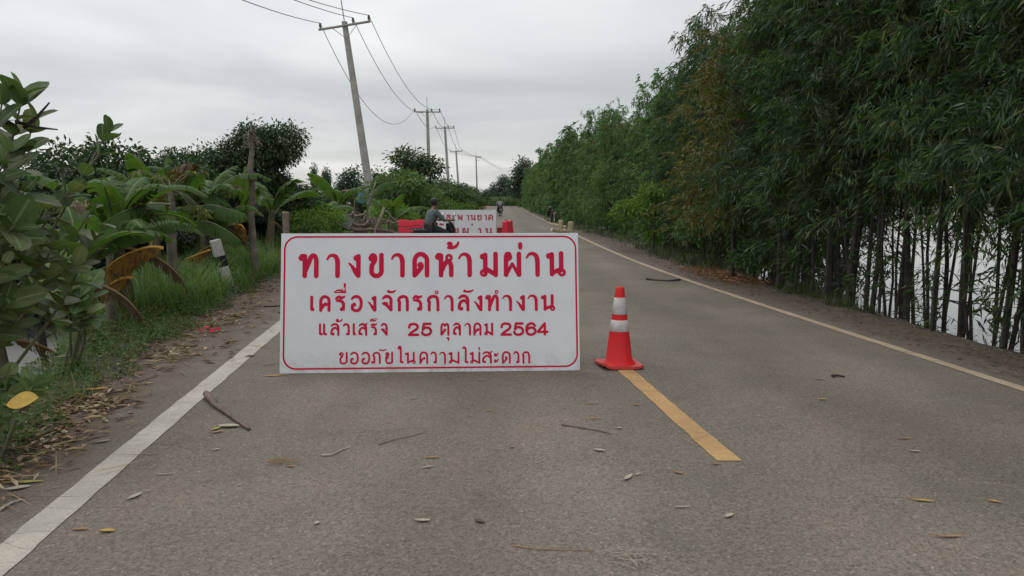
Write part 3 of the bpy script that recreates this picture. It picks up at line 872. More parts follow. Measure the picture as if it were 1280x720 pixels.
# straws
for px, py, sx, sy, k in ((95, 502, .24, .2, 90), (30, 600, .15, .2, 24), (300, 395, .3, .8, 70), (220, 450, .3, .35, 40)):
    u, y = patch(rng, k, px, py, sx, sy)
    parts.append(lying(u, y, rng.uniform(0.12, 0.40, k), rng.uniform(0.005, 0.012, k), rng, 0.012))
lit(parts, 'leaf_litter', 'band of dead leaves and straw between the left weeds and the white line', M['litter'])
parts = []
for px, py, sx, sy, k in ((880, 340, .22, .6, 420), (915, 349, .28, .6, 620)):
    u, y = patch(rng, k, px, py, sx, sy)
    parts.append(lying(u, y, rng.uniform(0.05, 0.13, k), rng.uniform(0.014, 0.035, k), rng, 0.03))
lit(parts, 'leaf_litter', 'rusty orange drift of fallen leaves on the right verge', M['litter_rust'])
parts = []
n = 3200
u, y = scatter_u(rng, n, 5, 40, 4.75, 6.1, 1.9)
parts.append(lying(u, y, rng.uniform(0.03, 0.09, n), rng.uniform(0.008, 0.02, n), rng))
M['litter_dull'] = leafmat('dull_litter', [(0, (0.08, 0.055, 0.035)), (0.6, (0.16, 0.115, 0.075)), (0.93, (0.24, 0.18, 0.12)), (1, (0.40, 0.33, 0.22))], trans=0.05)
lit(parts, 'leaf_litter', 'thin scatter of dull dead leaves on the dirt shoulder right of the cream line', M['litter_dull'])
parts = []
n = 700
u, y = scatter_u(rng, n, 2.4, 30, -1.6, 4.4, 1.5)
parts.append(lying(u, y, rng.uniform(0.006, 0.022, n), rng.uniform(0.004, 0.010, n), rng, 0.003, 0.2))
lit(parts, 'road_grit', 'fine chips of grit and leaf crumbs scattered over the asphalt', M['litter_dull'])
# EOF_PART1

# ------------------------------------------------------------------ lettering drawn with strokes
# each glyph: strokes in a unit box (x right, y up). 'p' straight runs, 'c' smooth runs, 'd' dot, 'o' ring
GL = {
 'TH': [('d', .08, .88), ('p', (.1, .97), (.26, .97)), ('p', (.28, .97), (.28, 0)), ('c', (.28, .12, .8), (.5, .62), (.68, .96), (.86, .98), (.96, .8), (.97, .55)), ('p', (.97, .7), (.97, 0))],
 'AA': [('c', (.02, .80, .4), (.22, .96, .6), (.55, 1, .8), (.85, .88), (.95, .6)), ('p', (.95, .72), (.95, 0))],
 'NG': [('d', .70, .86), ('p', (.9, .95), (.9, .03)), ('c', (0, .60, .4), (.3, .44, .7), (.6, .2), (.88, .0))],
 'KH': [('d', .12, .82), ('c', (.02, .85), (.15, 1, .8), (.40, .96, .8), (.46, .78, .8), (.26, .60), (.14, .5), (.12, .3)), ('c', (.12, .45), (.12, .15), (.38, 0), (.72, 0), (.97, .15), (.98, .4)), ('p', (.98, .3), (.98, 1))],
 'DD': [('p', (.05, 0), (.05, .5)), ('c', (.05, .4), (.07, .78), (.3, .99), (.65, 1), (.92, .82), (.95, .5)), ('p', (.95, .62), (.95, 0)), ('c', (.08, .02), (.35, .22), (.55, .42), (.5, .54)), ('d', .47, .5)],
 'HH': [('d', .07, .88), ('p', (.1, .97), (.26, .95)), ('p', (.27, .95), (.27, 0)), ('c', (.27, .1, .8), (.5, .5), (.72, .68), (.9, .55), (.95, .3)), ('p', (.95, .45), (.95, 0)), ('o', .80, .84, .7)],
 'MM': [('d', .12, .88), ('p', (.28, .96), (.28, .15)), ('o', .18, .10, .75), ('p', (.3, .3), (.95, .02)), ('p', (.95, 0), (.95, 1))],
 'PH': [('d', .22, .80), ('p', (.02, .0), (.02, .88)), ('c', (.02, .8), (.08, .97), (.25, .98), (.32, .82)), ('p', (.02, .0, .8), (.48, .52, .7)), ('p', (.48, .52, .7), (.95, .0, .8)), ('p', (.98, 0), (.98, 1))],
 'PHAN': [('d', .10, .88), ('p', (.24, .96), (.24, .02)), ('p', (.24, .02), (.55, .66)), ('p', (.55, .66), (.88, .02)), ('p', (.94, 0), (.94, 1))],
 'NN': [('d', .10, .88), ('p', (.27, .96), (.27, .02)), ('p', (.28, .08), (.8, .25)), ('p', (.83, 1), (.83, .2)), ('o', .86, .10, .8)],
 'EE': [('p', (.35, 1), (.35, .12)), ('d', .62, .09)],
 'AE': [('p', (.15, 1), (.15, .12)), ('d', .33, .09), ('p', (.70, 1), (.70, .12)), ('d', .9, .09)],
 'KK': [('p', (.05, 0), (.05, .5)), ('c', (.05, .4), (.07, .78), (.3, .99), (.65, 1), (.92, .82), (.95, .5)), ('p', (.95, .62), (.95, 0)), ('p', (.08, .1), (.4, .42)), ('d', .58, .45)],
 'RR': [('c', (.03, .86, .7), (.3, .99), (.65, .93), (.98, 1.02, .6)), ('c', (.08, .70, .6), (.4, .72), (.75, .62), (.88, .4)), ('p', (.88, .5), (.88, .08)), ('d', .68, .09)],
 'OO': [('c', (.02, .82, .6), (.25, .98), (.65, 1), (.94, .75), (.95, .3), (.7, .0), (.3, 0), (.08, .12), (.1, .38)), ('d', .26, .42)],
 'JJ': [('c', (.03, .84, .6), (.28, .99), (.65, 1), (.92, .8), (.93, .5)), ('p', (.93, .62), (.93, .02)), ('p', (.92, .03), (.45, .38)), ('d', .25, .48), ('p', (.02, .5, .6), (.5, .5, .8))],
 'GG': [('p', (.1, 0), (.1, .5)), ('c', (.1, .4), (.12, .6), (.02, .7), (.14, .9), (.5, 1), (.85, .9), (.95, .55)), ('p', (.95, .65), (.95, 0))],
 'LL': [('c', (.02, .84, .6), (.28, .99), (.65, 1), (.92, .8), (.95, .5)), ('p', (.95, .62), (.95, 0)), ('c', (.94, .42), (.65, .66), (.3, .62), (.08, .4), (.06, .1)), ('d', .27, .09)],
 'WW': [('c', (.02, .84, .6), (.28, .99), (.65, .98), (.9, .8), (.93, .5)), ('p', (.93, .62), (.93, .08)), ('d', .70, .09)],
 'SS': [('c', (.02, .84, .6), (.25, .98), (.6, .99), (.86, .8), (.9, .5)), ('p', (.9, .62), (.9, 0)), ('c', (.88, .42), (.6, .66), (.3, .62), (.08, .4), (.06, .1)), ('d', .26, .09), ('p', (.68, .86), (1.02, 1.08, .6))],
 'TT': [('p', (.05, 0), (.05, .5)), ('c', (.05, .4), (.06, .8), (.22, .99), (.42, .92), (.5, .82), (.6, .93), (.8, .98), (.94, .8), (.95, .5)), ('p', (.95, .62), (.95, 0)), ('p', (.08, .02), (.42, .35)), ('d', .5, .45)],
 'PO': [('d', .03, .09), ('p', (.26, .05), (.26, .5)), ('c', (.26, .4), (.27, .6), (.14, .7), (.24, .92), (.55, 1), (.85, .9), (.95, .55)), ('p', (.95, .65), (.95, 0))],
 'YY': [('d', .14, .86), ('c', (.2, .98), (.4, .9), (.36, .72), (.12, .6)), ('c', (.12, .6), (.3, .52), (.34, .5)), ('c', (.1, .62), (.08, .25), (.25, .02), (.6, 0), (.92, .1), (.93, .4)), ('p', (.93, .3), (.93, 1))],
 'MAI': [('d', .22, 1.40), ('c', (.15, 1.45), (.3, 1.58), (.55, 1.5), (.58, 1.2)), ('p', (.58, 1.3), (.58, .1)), ('d', .85, .09)],
 'MAL': [('p', (.0, 1.36, .6), (.3, 1.5)), ('p', (.3, 1.5), (.58, 1.32)), ('p', (.58, 1.36), (.58, .1)), ('d', .85, .09)],
 'A': [('d', .22, .80), ('c', (.1, .68, .7), (.5, .66, .7), (.98, .92, .6)), ('d', .22, .22), ('c', (.1, .10, .7), (.5, .08, .7), (.98, .34, .6))],
 # marks
 'han': [('d', .12, .45), ('c', (.0, .3, .7), (.35, .0), (.7, .15), (1, .8, .6))],
 'tho': [('d', .16, .75), ('c', (.3, .85), (.36, .5), (.12, .1)), ('c', (.12, .08), (.5, .05), (.85, .4), (1, 1, .6))],
 'ek': [('p', (.5, 0), (.5, 1))],
 'uee': [('c', (0, .1, .5), (.35, .75), (.7, .55), (1, .2, .7)), ('p', (0, .08, .5), (1, .08)), ('p', (.72, .3), (.72, 1, .7)), ('p', (1, .1), (1, 1.15, .7))],
 'taik': [('c', (.05, .1, .6), (.1, .6), (.4, .55), (.55, .3), (.75, .45)), ('c', (.1, .75, .5), (.5, 1.05, .6), (1, .95, .5)), ('p', (.05, .1, .6), (.75, .2, .6))],
 'u': [('d', .3, .8), ('p', (.7, 1), (.7, 0))],
 'nik': [('o', .5, .5, 1.0)],
 # figures
 '2': [('c', (.05, .68), (.12, .9), (.45, 1), (.82, .92), (.92, .7), (.75, .48), (.35, .25), (.08, .03)), ('p', (.05, 0), (.97, 0))],
 '5': [('p', (.9, 1), (.22, 1)), ('p', (.22, 1), (.12, .48)), ('c', (.12, .5), (.4, .66), (.78, .6), (.95, .34), (.82, .08), (.45, -.02), (.12, .08), (.04, .24))],
 '6': [('c', (.9, .8), (.7, .98), (.4, .98), (.12, .78), (.05, .4), (.18, .08), (.5, -.01), (.85, .1), (.95, .33), (.8, .56), (.5, .63), (.2, .52), (.07, .35))],
 '4': [('p', (.74, 0), (.74, 1)), ('p', (.74, 1), (.04, .28)), ('p', (.04, .24), (1.0, .24))],
}
def smooth_pts(pts, step=6):
    p = [tuple(q) + ((1.0,) if len(q) == 2 else ()) for q in pts]
    out_ = []
    n = len(p)
    for i in range(n - 1):
        p0 = p[max(i - 1, 0)]; p1 = p[i]; p2 = p[i + 1]; p3 = p[min(i + 2, n - 1)]
        for k in range(step):
            t = k / step
            out_.append(tuple(0.5 * (2*b_ + (c - a) * t + (2*a - 5*b_ + 4*c - d) * t*t + (3*b_ - a - 3*c + d) * t**3) for a, b_, c, d in zip(p0, p1, p2, p3)))
    out_.append(p[-1])
    return out_
class Ink:
    """strokes on a flat panel, every stroke a hair above the one below"""
    def __init__(s):
        s.mb = MB(); s.z = 0.0
    def _z(s):
        s.z += 0.00006
        if s.z > 0.0012: s.z = 0.00006
        return s.z
    def disc(s, x, y, r, seg=16):
        z = s._z()
        vs = [(x, y, z)] + [(x + r * math.cos(6.2832 * k / seg), y + r * math.sin(6.2832 * k / seg), z) for k in range(seg)]
        s.mb.add(vs, [(0, 1 + k, 1 + (k + 1) % seg) for k in range(seg)])
    def ring(s, x, y, r, wd, seg=20):
        z = s._z(); vs = []
        for k in range(seg):
            c, q = math.cos(6.2832 * k / seg), math.sin(6.2832 * k / seg)
            vs += [(x + (r - wd / 2) * c, y + (r - wd / 2) * q, z), (x + (r + wd / 2) * c, y + (r + wd / 2) * q, z)]
        s.mb.add(vs, [(2*k, 2*k + 1, (2*k + 3) % (2*seg), (2*k + 2) % (2*seg)) for k in range(seg)])
    def path(s, pts, wd):
        n = len(pts); vs = []; z = s._z()
        for i in range(n):
            a = pts[max(i - 1, 0)]; b_ = pts[min(i + 1, n - 1)]
            dx_, dy_ = b_[0] - a[0], b_[1] - a[1]
            l = math.hypot(dx_, dy_) or 1
            h = wd * 0.5 * pts[i][2]
            vs += [(pts[i][0] - dy_ / l * h, pts[i][1] + dx_ / l * h, z + i * 2e-6), (pts[i][0] + dy_ / l * h, pts[i][1] - dx_ / l * h, z + i * 2e-6)]
        s.mb.add(vs, [(2*i, 2*i + 1, 2*i + 3, 2*i + 2) for i in range(n - 1)])
        for q in (pts[0], pts[-1]):
            s.disc(q[0], q[1], wd * 0.5 * q[2], 12)
    def glyph(s, name, x0, x1, y0, y1, wd):
        h = wd / 2
        X = lambda q: x0 + h + (x1 - x0 - wd) * q
        Y = lambda q: y0 + h + (y1 - y0 - wd) * q
        for st in GL[name]:
            if st[0] == 'd':
                s.disc(X(st[1]), Y(st[2]), wd * 0.66)
            elif st[0] == 'o':
                s.ring(X(st[1]), Y(st[2]), wd * 0.58 * st[3] + wd * .12, wd * 0.62)
            else:
                pts = [tuple(q) + ((1.0,) if len(q) == 2 else ()) for q in st[1:]] if st[0] == 'p' else smooth_pts(st[1:])
                s.path([(X(q[0]), Y(q[1]), q[2]) for q in pts], wd)

M['panel'] = None
m, t, b = new_mat('white_sign_sheet')
co = coord(t)
c = ramp(t, noise(t, co, 2.2, 4, 0.6), [(0.3, (0.64, 0.65, 0.675)), (0.6, (0.69, 0.70, 0.72))])
mp = N(t, 'ShaderNodeMapping'); mp.inputs['Scale'].default_value = (5, 5, 0.7)
t.links.new(co, mp.inputs[0])
c = mixc(t, ramp(t, noise(t, mp.outputs[0], 2.5, 4, 0.6), [(0.55, 0.0), (0.8, 0.16)]), c, (0.45, 0.43, 0.40))
c = mixc(t, ramp(t, noise(t, co, 26, 3, 0.6), [(0.70, 0.0), (0.78, 0.35)]), c, (0.38, 0.34, 0.30))
sx = N(t, 'ShaderNodeSeparateXYZ'); t.links.new(co, sx.inputs[0])
low = ramp(t, sx.outputs[1], [(0.0, 1.0), (0.20, 0.0)])
spl = ramp(t, noise(t, co, 9, 6, 0.7), [(0.42, 0.0), (0.62, 0.55)])
c = mixc(t, mixc(t, 1.0, low, spl, 'MULTIPLY'), c, (0.34, 0.29, 0.23))
c = mixc(t, ramp(t, noise(t, co, 70, 2, 0.5), [(0.73, 0.0), (0.77, 0.6)]), c, (0.30, 0.27, 0.24))
t.links.new(c, b.inputs['Base Color'])
b.inputs['Roughness'].default_value = 0.38
bump(t, b, noise(t, co, 2.2, 2, 0.5), 0.3, 0.02)
M['panel'] = m
M['ink'] = surf('red_vinyl', (0.60, 0.010, 0.058), (0.52, 0.009, 0.050), 8, 0.6, spec=0.15)
M['ink_far'] = surf('faded_red_vinyl', (0.50, 0.05, 0.09), (0.42, 0.04, 0.08), 8, 0.5)
M['bamboo'] = surf('weathered_bamboo', (0.38, 0.32, 0.19), (0.20, 0.165, 0.10), 18, 0.75, bmp=0.3)
M['cutwood'] = surf('pale_cut_wood', (0.62, 0.52, 0.36), (0.45, 0.36, 0.24), 40, 0.8)
M['wood'] = surf('weathered_wood', (0.20, 0.15, 0.11), (0.10, 0.075, 0.055), 16, 0.85, bmp=0.4)
M['alu'] = surf('dull_aluminium', (0.5, 0.5, 0.5), (0.38, 0.38, 0.38), 20, 0.5, metal=0.6)

def rounded_border(ink, x0, x1, y0, y1, r, wd):
    pts = []
    for cx, cy, a0 in ((x1 - r, y1 - r, 0), (x0 + r, y1 - r, 90), (x0 + r, y0 + r, 180), (x1 - r, y0 + r, 270)):
        for k in range(9):
            a = R(a0 + 90 * k / 8)
            pts.append((cx + r * math.cos(a), cy + r * math.sin(a)))
    n = len(pts); vs = []; z = 0.0008
    for i in range(n):
        a = pts[i - 1]; b_ = pts[(i + 1) % n]
        dx_, dy_ = b_[0] - a[0], b_[1] - a[1]; l = math.hypot(dx_, dy_)
        vs += [(pts[i][0] - dy_ / l * wd / 2, pts[i][1] + dx_ / l * wd / 2, z), (pts[i][0] + dy_ / l * wd / 2, pts[i][1] - dx_ / l * wd / 2, z)]
    ink.mb.add(vs, [(2*i, 2*i + 1, (2*i + 3) % (2*n), (2*i + 2) % (2*n)) for i in range(n)])

# nearest sign: panel coordinates x right, y up the sheet, z out of the face
BL = gr(349.5, 467.5); BR = gr(725, 463.5)
SW = (BR - BL).length
TLp = at(356.5, 292.5, BL.y + 0.22); SH = (TLp - BL).length
sign_yaw = math.atan2(BR.y - BL.y, BR.x - BL.x)
sign = empty('road_sign', BL + Vector((0, 0, 0.004)), sign_yaw, 'large white notice board with red Thai lettering standing on the road beside the cone', 'sign')
lean = math.atan2(0.22, at(356.5, 292.5, BL.y + 0.22).z)
face_rot = (R(90) - lean, 0, 0)
def on_face(name, mb, mat, parent, dz, rot=face_rot):
    o = mb.build(name, mat, parent)
    o.rotation_euler = rot
    o.location = Euler(rot).to_matrix() @ Vector((0, 0, dz))
    return o
def panel_mb(W_, H_, d=0.012, bow=0.0):
    mb = MB(); nx, ny = 24, 12
    vs = []
    for s_ in (0, 1):
        for j in range(ny + 1):
            for i in range(nx + 1):
                q = i / nx; p = j / ny
                vs.append((W_ * q, H_ * p, (0 if s_ == 0 else -d) + bow * math.sin(math.pi * q) * (p - .3)))
    k = (nx + 1) * (ny + 1); fs = []
    for j in range(ny):
        for i in range(nx):
            a = j * (nx + 1) + i
            fs.append((a, a + 1, a + nx + 2, a + nx + 1)); fs.append((k + a, k + a + nx + 1, k + a + nx + 2, k + a + 1))
    for i in range(nx):
        a = i; fs.append((a, k + a, k + a + 1, a + 1))
        a = ny * (nx + 1) + i; fs.append((a, a + 1, k + a + 1, k + a))
    for j in range(ny):
        a = j * (nx + 1); fs.append((a, a + nx + 1, k + a + nx + 1, k + a))
        a += nx; fs.append((a, k + a, k + a + nx + 1, a + nx + 1))
    return mb.add(vs, fs)
on_face('panel', panel_mb(SW, SH), M['panel'], sign, 0.0)
# lettering: pixel rectangles measured on the enlarged sign (width 1187, height 552 of the enlargement)
TLc, TRc, BLc, BRc = (48, 40), (1216, 54), (31, 600), (1232, 585)
def uv(x, y):
    """enlargement pixel -> sheet coordinates (inverse of the bilinear corners)"""
    u, v = .5, .5
    for _ in range(12):
        top = (TLc[0] + (TRc[0] - TLc[0]) * u, TLc[1] + (TRc[1] - TLc[1]) * u)
        bot = (BLc[0] + (BRc[0] - BLc[0]) * u, BLc[1] + (BRc[1] - BLc[1]) * u)
        cx = bot[0] + (top[0] - bot[0]) * v; cy = bot[1] + (top[1] - bot[1]) * v
        u += (x - cx) / 1185; v -= (y - cy) / 553
    return u * SW, v * SH
def text_line(items, ytop, ybase, wd, sw=1.0, tilt=0.0):
    ink = Ink()
    for it in items:
        g_, x0, x1 = it[0], it[1], it[2]
        yt, yb = (it[3], it[4]) if len(it) > 4 else (ytop, ybase)
        ww = it[5] if len(it) > 5 else wd
        dy_ = tilt * ((x0 + x1) / 2 - 640)
        a = uv(x0, yb + dy_); b_ = uv(x1, yt + dy_)
        ink.glyph(g_, a[0], b_[0], a[1], b_[1], ww / 478.0)
    return ink
L1 = [('TH', 108, 194), ('AA', 213, 277), ('NG', 300, 360), ('KH', 383, 447), ('AA', 467, 531), ('DD', 555, 628), ('HH', 646, 724), ('tho', 690, 746, 78, 113, 13), ('AA', 733, 796), ('MM', 821, 900), ('PH', 920, 991), ('ek', 976, 996, 86, 116, 17), ('AA', 1003, 1066), ('NN', 1087, 1170)]
L2 = [('EE', 150, 176), ('KK', 188, 238), ('RR', 249, 297), ('uee', 246, 297, 264, 284, 7), ('ek', 285, 299, 242, 262, 9), ('OO', 311, 363), ('NG', 377, 419), ('JJ', 433, 482), ('han', 455, 495, 268, 284, 9), ('GG', 496, 546), ('RR', 554, 601), ('GG', 614, 667), ('nik', 643, 664, 272, 291, 8), ('AA', 678, 723), ('LL', 736, 786), ('han', 757, 803, 268, 284, 9), ('NG', 798, 839), ('TH', 846, 903), ('nik', 882, 903, 272, 291, 8), ('AA', 911, 956), ('NG', 968, 1009), ('AA', 1013, 1059), ('NN', 1068, 1130)]
L3 = [('AE', 183, 222), ('LL', 231, 271), ('tho', 252, 283, 382, 397, 6), ('WW', 279, 312), ('EE', 316, 338), ('SS', 341, 382), ('RR', 389, 420), ('taik', 386, 422, 382, 397, 5), ('JJ', 429, 461), ('2', 537, 586, 400, 453, 10.5), ('5', 589, 638, 400, 453, 10.5), ('TT', 667, 706), ('u', 690, 708, 456, 472, 6), ('LL', 717, 752), ('AA', 761, 792), ('KK', 799, 834), ('MM', 841, 881), ('2', 907, 956, 400, 453, 10.5), ('5', 958, 1006, 400, 453, 10.5), ('6', 1007, 1056, 400, 453, 10.5), ('4', 1054, 1102, 400, 453, 10.5)]
L4 = [('KH', 264, 301), ('OO', 307, 345), ('OO', 352, 390), ('PO', 393, 433), ('han', 424, 456, 499, 511, 5), ('YY', 446, 482), ('MAI', 494, 524), ('NN', 524, 573), ('KK', 583, 621), ('WW', 626, 656), ('AA', 661, 692), ('MM', 697, 747), ('MAL', 753, 783), ('MM', 783, 830), ('ek', 818, 830, 496, 509, 6), ('SS', 834, 878), ('A', 881, 904), ('DD', 914, 952), ('WW', 959, 987), ('GG', 996, 1030)]
for ln, yt, yb, wd, tl in ((L1, 123, 223, 19, .003), (L2, 291, 357, 12.5, .001), (L3, 401, 452, 8.8, -.001), (L4, 513, 562, 7.8, -.004)):
    on_face('lettering', text_line(ln, yt, yb, wd, tilt=tl).mb, M['ink'], sign, 0.0012)
bd = Ink()
rounded_border(bd, 0.030, SW - 0.022, 0.036, SH - 0.030, 0.105, 0.0145)
on_face('border', bd.mb, M['ink'], sign, 0.0010)
# frame of cut bamboo and timber behind the sheet
def behind(x, y, back):
    v = Euler(face_rot).to_matrix() @ Vector((x, y, -0.02))
    return v + Vector((0, back, 0))
def sp(px, py, Y):
    """photo pixel at distance Y -> sign coordinates"""
    return Matrix.Rotation(-sign_yaw, 3, 'Z') @ (at(px, py, Y) - sign.location)
def post(path, r_, nm, mt, tip=True):
    o = MB().tube(path, r_, 10).build(nm, mt, sign)
    if tip:
        d = (Vector(path[-1]) - Vector(path[-2])).normalized()
        MB().tube([Vector(path[-1]), Vector(path[-1]) + d * 0.006], r_ * 0.93 if not hasattr(r_, '__len__') else r_[-1] * .93, 10).build('cut_end', M['cutwood'], o)
    return o
post([(0.05, 0.30, 0.0), sp(358, 292, 6.93), sp(357, 266, 6.95)], 0.030, 'support_post', M['wood'])
post([(SW - 0.14, 0.34, 0.0), sp(701, 297, 6.98), sp(701, 276, 7.0)], [0.018, 0.018, 0.021], 'support_post', M['bamboo'])
post([(SW - 0.06, 0.52, 0.0), sp(713, 297, 7.05), sp(713.5, 278, 7.07)], 0.026, 'support_post', M['bamboo'])
post([sp(711, 290, 7.04), sp(700, 289, 6.95), sp(690, 287, 6.92)], 0.017, 'cross_log', M['bamboo'])
post([sp(708, 284, 7.08), sp(697, 282, 7.15), sp(692, 280.5, 7.2)], 0.012, 'cross_log', M['bamboo'])
MB().tube([(0.06, 0.30, 0.25), (SW * 0.5, 0.32, 0.22), (SW - 0.08, 0.34, 0.25)], 0.02, 8).build('cross_log', M['bamboo'], sign)

# second sign, farther along
Y2 = 27.0
s2l = at(537, 262, Y2); s2r = at(620, 262.5, Y2)
W2 = (s2r - s2l).length; H2 = s2l.z - 0.01
sign2 = empty('road_sign', (s2l.x, Y2, 0.008), 0.0, 'white notice board with red lettering farther down the road behind the motorbike rider', 'sign')
fr2 = (R(90) - R(7), 0, 0)
on_face('panel', panel_mb(W2, H2), M['panel'], sign2, 0, fr2)
k2 = W2 / ((620 - 537) * 9.14)
def line2(items, yt, yb, wd):
    ink = Ink()
    for it in items:
        t_, b_ = (it[3], it[4]) if len(it) > 3 else (yt, yb)
        ink.glyph(it[0], (it[1] - 338) * k2, (it[2] - 338) * k2, H2 - (b_ - 207) * k2, H2 - (t_ - 207) * k2, wd * k2)
    return ink.mb
on_face('lettering', line2([('KK', 392, 440), ('OO', 452, 503), ('SS', 519, 580), ('A', 588, 624), ('PHAN', 648, 716), ('AA', 750, 790), ('NN', 797, 868), ('KH', 876, 932), ('AA', 955, 993), ('DD', 1003, 1064)], 260, 330, 15.5), M['ink_far'], sign2, .0012, fr2)
on_face('lettering', line2([('HH', 380, 452), ('tho', 440, 505, 360, 388), ('AA', 535, 580), ('MM', 610, 672), ('PH', 708, 785), ('ek', 810, 834, 362, 392), ('AA', 880, 930), ('NN', 965, 1060)], 412, 497, 20), M['ink_far'], sign2, .0012, fr2)
for x in (0.15, W2 - 0.15):
    MB().tube([(x, 0.42, 0.0), (x, 0.14, H2 * 0.9)], 0.02, 8).build('support_post', M['wood'], sign2)
MB().tube([(0.1, 0.30, 0.45), (W2 - 0.1, 0.30, 0.45)], 0.016, 8).build('cross_log', M['wood'], sign2)

# ------------------------------------------------------------------ traffic cone
M['cone_red'] = surf('red_cone_plastic', (0.68, 0.020, 0.026), (0.56, 0.018, 0.024), 7, 0.5, bmp=0.05, spec=0.25)
m, t, b = new_mat('reflective_band')
co = coord(t)
c = ramp(t, noise(t, co, 14, 4, 0.6), [(0.3, (0.44, 0.40, 0.39)), (0.6, (0.60, 0.57, 0.56))])
c = mixc(t, ramp(t, noise(t, co, 55, 3, 0.7), [(0.62, 0.0), (0.70, 0.5)]), c, (0.35, 0.25, 0.23))
t.links.new(c, b.inputs['Base Color']); b.inputs['Roughness'].default_value = 0.35
M['band'] = m
M['dirty_red'] = surf('scuffed_red_plastic', (0.60, 0.045, 0.04), (0.40, 0.04, 0.035), 16, 0.55)
def cone(loc, rz, sc, label, detail=True):
    r_ = empty('traffic_cone', loc, rz, label, 'traffic cone')
    r_.scale = (sc,) * 3
    mb = MB(); n = 12; hs = 0.185
    # base sheet with turned-up corners
    vs = []
    for s_ in (0, 1):
        for j in range(n + 1):
            for i in range(n + 1):
                x = (i / n - .5) * 2; y = (j / n - .5) * 2
                rr = (abs(x) ** 9 + abs(y) ** 9) ** (1 / 9)
                k = max(abs(x), abs(y)) / max(rr, 1e-6)
                cx = min(abs(x), abs(y))
                up = 0.012 * max(0, cx - .5) ** 2 * 4 + 0.075 * max(0, -x - .55) ** 1.5 * max(0, min(1, .6 - y))
                vs.append((x * k * hs, y * k * hs, 0.004 + up + (0.022 if s_ else 0)))
    q = (n + 1) ** 2; fs = []
    for j in range(n):
        for i in range(n):
            a = j * (n + 1) + i
            fs += [(a, a + n + 1, a + n + 2, a + 1), (q + a, q + a + 1, q + a + n + 2, q + a + n + 1)]
    for i in range(n):
        a = i; fs.append((a, a + 1, q + a + 1, q + a))
        a = n * (n + 1) + i; fs.append((a, q + a, q + a + 1, a + 1))
        a = i * (n + 1); fs.append((a, q + a, q + a + n + 1, a + n + 1))
        a += n; fs.append((a, a + n + 1, q + a + n + 1, q + a))
    mb.add(vs, fs).build('base', M['dirty_red'], r_)
    # radius against height
    rad = lambda z: 0.122 + (0.036 - 0.122) * (z - 0.03) / (0.70 - 0.03)
    body = MB().lathe([(0.150, 0.027), (0.140, 0.036), (rad(0.05), 0.055), (rad(0.3), 0.30), (rad(0.44), 0.44), (rad(.58), .58), (rad(.69), .69), (rad(.70) - .004, .702), (rad(.7) - .012, .704), (0.020, 0.703), (0.018, 0.66)], 36).build('body', M['cone_red'], r_)
    for z0, z1 in ((0.315, 0.415), (0.465, 0.612)):
        MB().lathe([(rad(z0) + .0005, z0), (rad(z0) + .0025, z0 + .002), (rad(z1) + .0025, z1 - .002), (rad(z1) + .0005, z1)], 36).build('reflective_band', M['band'], r_)
    return r_
c0 = gr(775, 460)
cone((c0.x, c0.y + 0.08, 0.004), R(8), 0.985, 'red traffic cone with two white reflective bands standing on the end of the yellow dash')

# ------------------------------------------------------------------ barriers
M['barrier'] = surf('red_barrier_plastic', (0.85, 0.025, 0.06), (0.72, 0.022, 0.05), 5, 0.5)
M['barrier_dark'] = surf('dark_red_panel', (0.26, 0.014, 0.022), (0.2, 0.012, 0.02), 6, 0.5)
M['barrier_white'] = surf('dusty_white_panel', (0.55, 0.49, 0.44), (0.45, 0.40, 0.36), 8, 0.6)
def barrier_mb(Lg, H_, b0, b1):
    """jersey profile swept along x"""
    prof = [(-b0, 0), (-b0, .12 * H_), (-b1 * 1.35, .45 * H_), (-b1, .9 * H_), (-b1 * .8, H_), (b1 * .8, H_), (b1, .9 * H_), (b1 * 1.35, .45 * H_), (b0, .12 * H_), (b0, 0)]
    xs = [-Lg / 2, -Lg / 2 + .04, -Lg / 6 - .02, -Lg / 6 + .02, Lg / 6 - .02, Lg / 6 + .02, Lg / 2 - .04, Lg / 2]
    sc = [.9, 1, 1, .9, .9, 1, 1, .9]
    vs = []
    for x, k in zip(xs, sc):
        for y, z in prof:
            vs.append((x, y * k, z if z < H_ * .9 else z - (0.0 if k == 1 else .03)))
    n = len(prof); fs = []
    for i in range(len(xs) - 1):
        for j in range(n):
            j2 = (j + 1) % n
            fs.append((i * n + j, (i + 1) * n + j, (i + 1) * n + j2, i * n + j2))
    fs.append(tuple(range(n))); fs.append(tuple(reversed(range((len(xs) - 1) * n, len(xs) * n))))
    return MB().add(vs, fs)
p = at(513.5, HZ, 27.6)
br = empty('barrier', (p.x, 27.6, ground_z(p.x, 27.6) + .012), R(4), 'red plastic water barrier to the left of the motorbike rider', 'barrier')
barrier_mb(0.92, 0.75, 0.22, 0.085).build('body', M['barrier'], br)
MB().tube([(-.3, 0, .75), (-.3, 0, .775)], .05, 12).build('filler_cap', M['barrier_dark'], br)
p = at(634.6, HZ, 27.2)
br = empty('barrier', (p.x, 27.2, .008), R(78), 'red plastic water barrier seen end on just right of the second sign', 'barrier')
barrier_mb(0.92, 0.72, 0.15, 0.085).build('body', M['barrier'], br)
MB().tube([(-.3, 0, .72), (-.3, 0, .745)], .04, 12).build('filler_cap', M['barrier_dark'], br)
p = at(625.7, HZ, 27.0)
bb = empty('barrier_board', (p.x, 27.0, .008), R(-6), 'small white topped board with a dark red lower half right of the second sign', 'barrier')
MB().box((0, 0, .62), (.25, .025, .26), bev=.004).build('white_panel', M['barrier_white'], bb)
MB().box((0, 0, .35), (.25, .03, .28), bev=.004).build('red_panel', M['barrier_dark'], bb)
